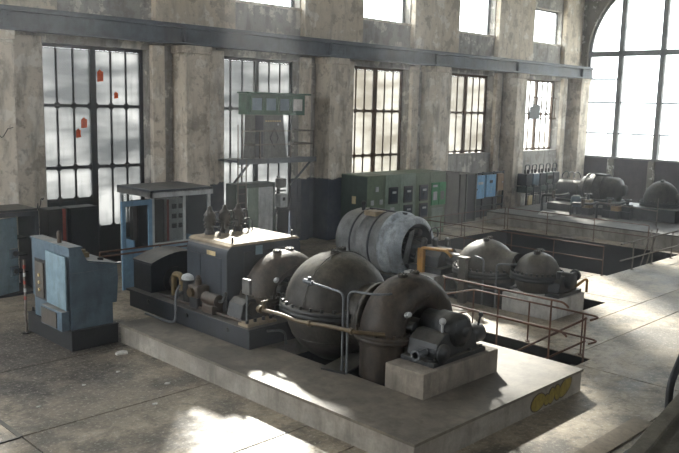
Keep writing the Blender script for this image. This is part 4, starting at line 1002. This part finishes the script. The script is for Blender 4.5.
for i, (y, lab) in enumerate(((14.15, 'first bent pipe run beside the far generator'), (13.1, 'bent pipe run linking far generator and far dome'), (15.4, 'bent pipe run before the far exciter'))):
    t = T('pipe_run', lab, 'pipe', (27.4, y, .48))
    MB().tube(fillet([(-.1, .5, .0), (-.1, .5, .45+.1*i), (-.12, -.3, .5+.1*i), (.3, -.4, .55+.1*i)], .12, 4), .05, 8).build('pipe', 'iron', t)
    MB().cyl((-.12, .0, .38+.1*i), (-.12, .0, .66+.1*i), .07, n=10).build('valve', 'brown_iron', t)
    MB().tube([(-.12+.11*math.cos(2*PI*k/12), .11*math.sin(2*PI*k/12), .7+.1*i) for k in range(13)], .016, 6).build('handwheel', 'iron', t)
tag(MB().prism([(-.25, 0), (.25, 0), (.2, .06), (.05, .12), (-.15, .1)], -.3, .3, 'Y').build('cloth_bundle', 'paper', None, .01, (26.6, 15.2, .48)), 'crumpled grey sheet lying on the far platform', 'cloth')
fpole = T('far_rail_pole', 'thin pole with pipe rail before the far dome', 'handrail', (27.0, 11.2, .48))
MB().cyl((0, 0, 0), (0, 0, 1.0), .02, n=8).build('post', 'rail', fpole); MB().tube([(0, 0, .55), (.1, 2.2, .62)], .02, 8).build('rail_tube', 'rail', fpole)

# ================================================================== near right: parapet, floor strip
pr = T('sloping_parapet', 'rough sloping concrete parapet at the lower right edge of view', 'parapet', (6.2, 3.0, 0))
MB().prism([(-.6, 0), (4.4, 0), (4.4, 2.02), (-.6, .72)], -1.2, 0, 'Y').build('body', 'parapet_stone', pr, .015)
MB().prism([(-.62, .72), (4.42, 2.03), (4.42, 2.08), (-.62, .77)], -.12, .03, 'Y').build('coping', 'parapet_stone', pr, .01)
bl = T('black_handrail', 'short black handrail end standing beyond the sloping parapet', 'handrail', (8.35, 3.16, 0))
MB().tube(fillet([(0, 0, 0), (0, 0, 1.5), (.5, 0, 2.0), (1.6, 0, 2.4)], .1, 4), .04, 10).build('rail_tube', 'black', bl)
B(-.08, .08, -.08, .08, 0, .02).build('foot_plate', 'black', bl)
tag(B(-1.55, .72, -.15, .15, 0, .022).build('floor_plank', 'wood', None, .004, (10.05, 4.40, 0)), 'flat brown plank lying on the floor beside the sloping parapet', 'plank')
sl = T('trench_cover', 'dark steel trench edge set in the floor by the plank', 'trench cover', (9.6, 4.12, 0))
B(-1.2, .75, -.04, .0, 0, .012).build('edge_strip', 'black', sl); B(-1.2, .75, -.30, -.04, 0, .008).build('plate', 'iron', sl)
tc = T('floor_hatch', 'steel-edged floor hatch at the lower left', 'hatch', (3.55, 10.2, 0))
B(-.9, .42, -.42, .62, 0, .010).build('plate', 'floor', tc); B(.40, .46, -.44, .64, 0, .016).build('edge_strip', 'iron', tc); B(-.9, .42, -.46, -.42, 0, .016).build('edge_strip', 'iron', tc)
B(.20, .28, -.2, -.1, .010, .016).build('lift_ring', 'iron', tc)

# small scraps
for i, (x, y, s) in enumerate(((6.72, 12.0, .11), (6.5, 10.2, .05), (5.9, 9.6, .05), (4.6, 10.6, .04), (6.2, 11.2, .04), (5.5, 11.0, .035))):
    n = 7; pts = [(s*(.7+.5*random.random())*math.cos(2*PI*k/n), s*(.5+.5*random.random())*math.sin(2*PI*k/n)) for k in range(n)]
    b = MB(); b.prism(pts, 0, s*.35, 'Z')
    tag(b.build('paper_scrap', 'paper', None, .005, (x, y, 0)), 'largest pale paper scrap by the black desk base' if i == 0 else ['', 'small pale scrap on the floor nearest the plinth edge', 'small pale scrap close to the sunlit floor patch', 'tiny pale scrap near the floor hatch', 'tiny pale scrap midway between plinth and desk base', 'tiniest pale scrap out on the open floor'][i], 'litter', 'scraps on the floor')

# ---- haze: thin dust in the hall air
hm = bpy.data.materials.new('dusty_air'); hm.use_nodes = True; hn = hm.node_tree
for n in list(hn.nodes):
    if n.type == 'BSDF_PRINCIPLED': hn.nodes.remove(n)
vs = hn.nodes.new('ShaderNodeVolumeScatter'); vs.inputs['Density'].default_value = HAZE; vs.inputs['Anisotropy'].default_value = .68
vs.inputs['Color'].default_value = (.95, .97, 1, 1)
hn.links.new(vs.outputs[0], [n for n in hn.nodes if n.type == 'OUTPUT_MATERIAL'][0].inputs['Volume'])
MT['haze'] = hm
hz = B(XA+.02, XB+.15, YA+.02, YW+.05, -2.0, ZT-.02).build('dusty_haze', 'haze')
tag(hz, 'thin dusty haze filling the hall air', 'haze', None, 'stuff')
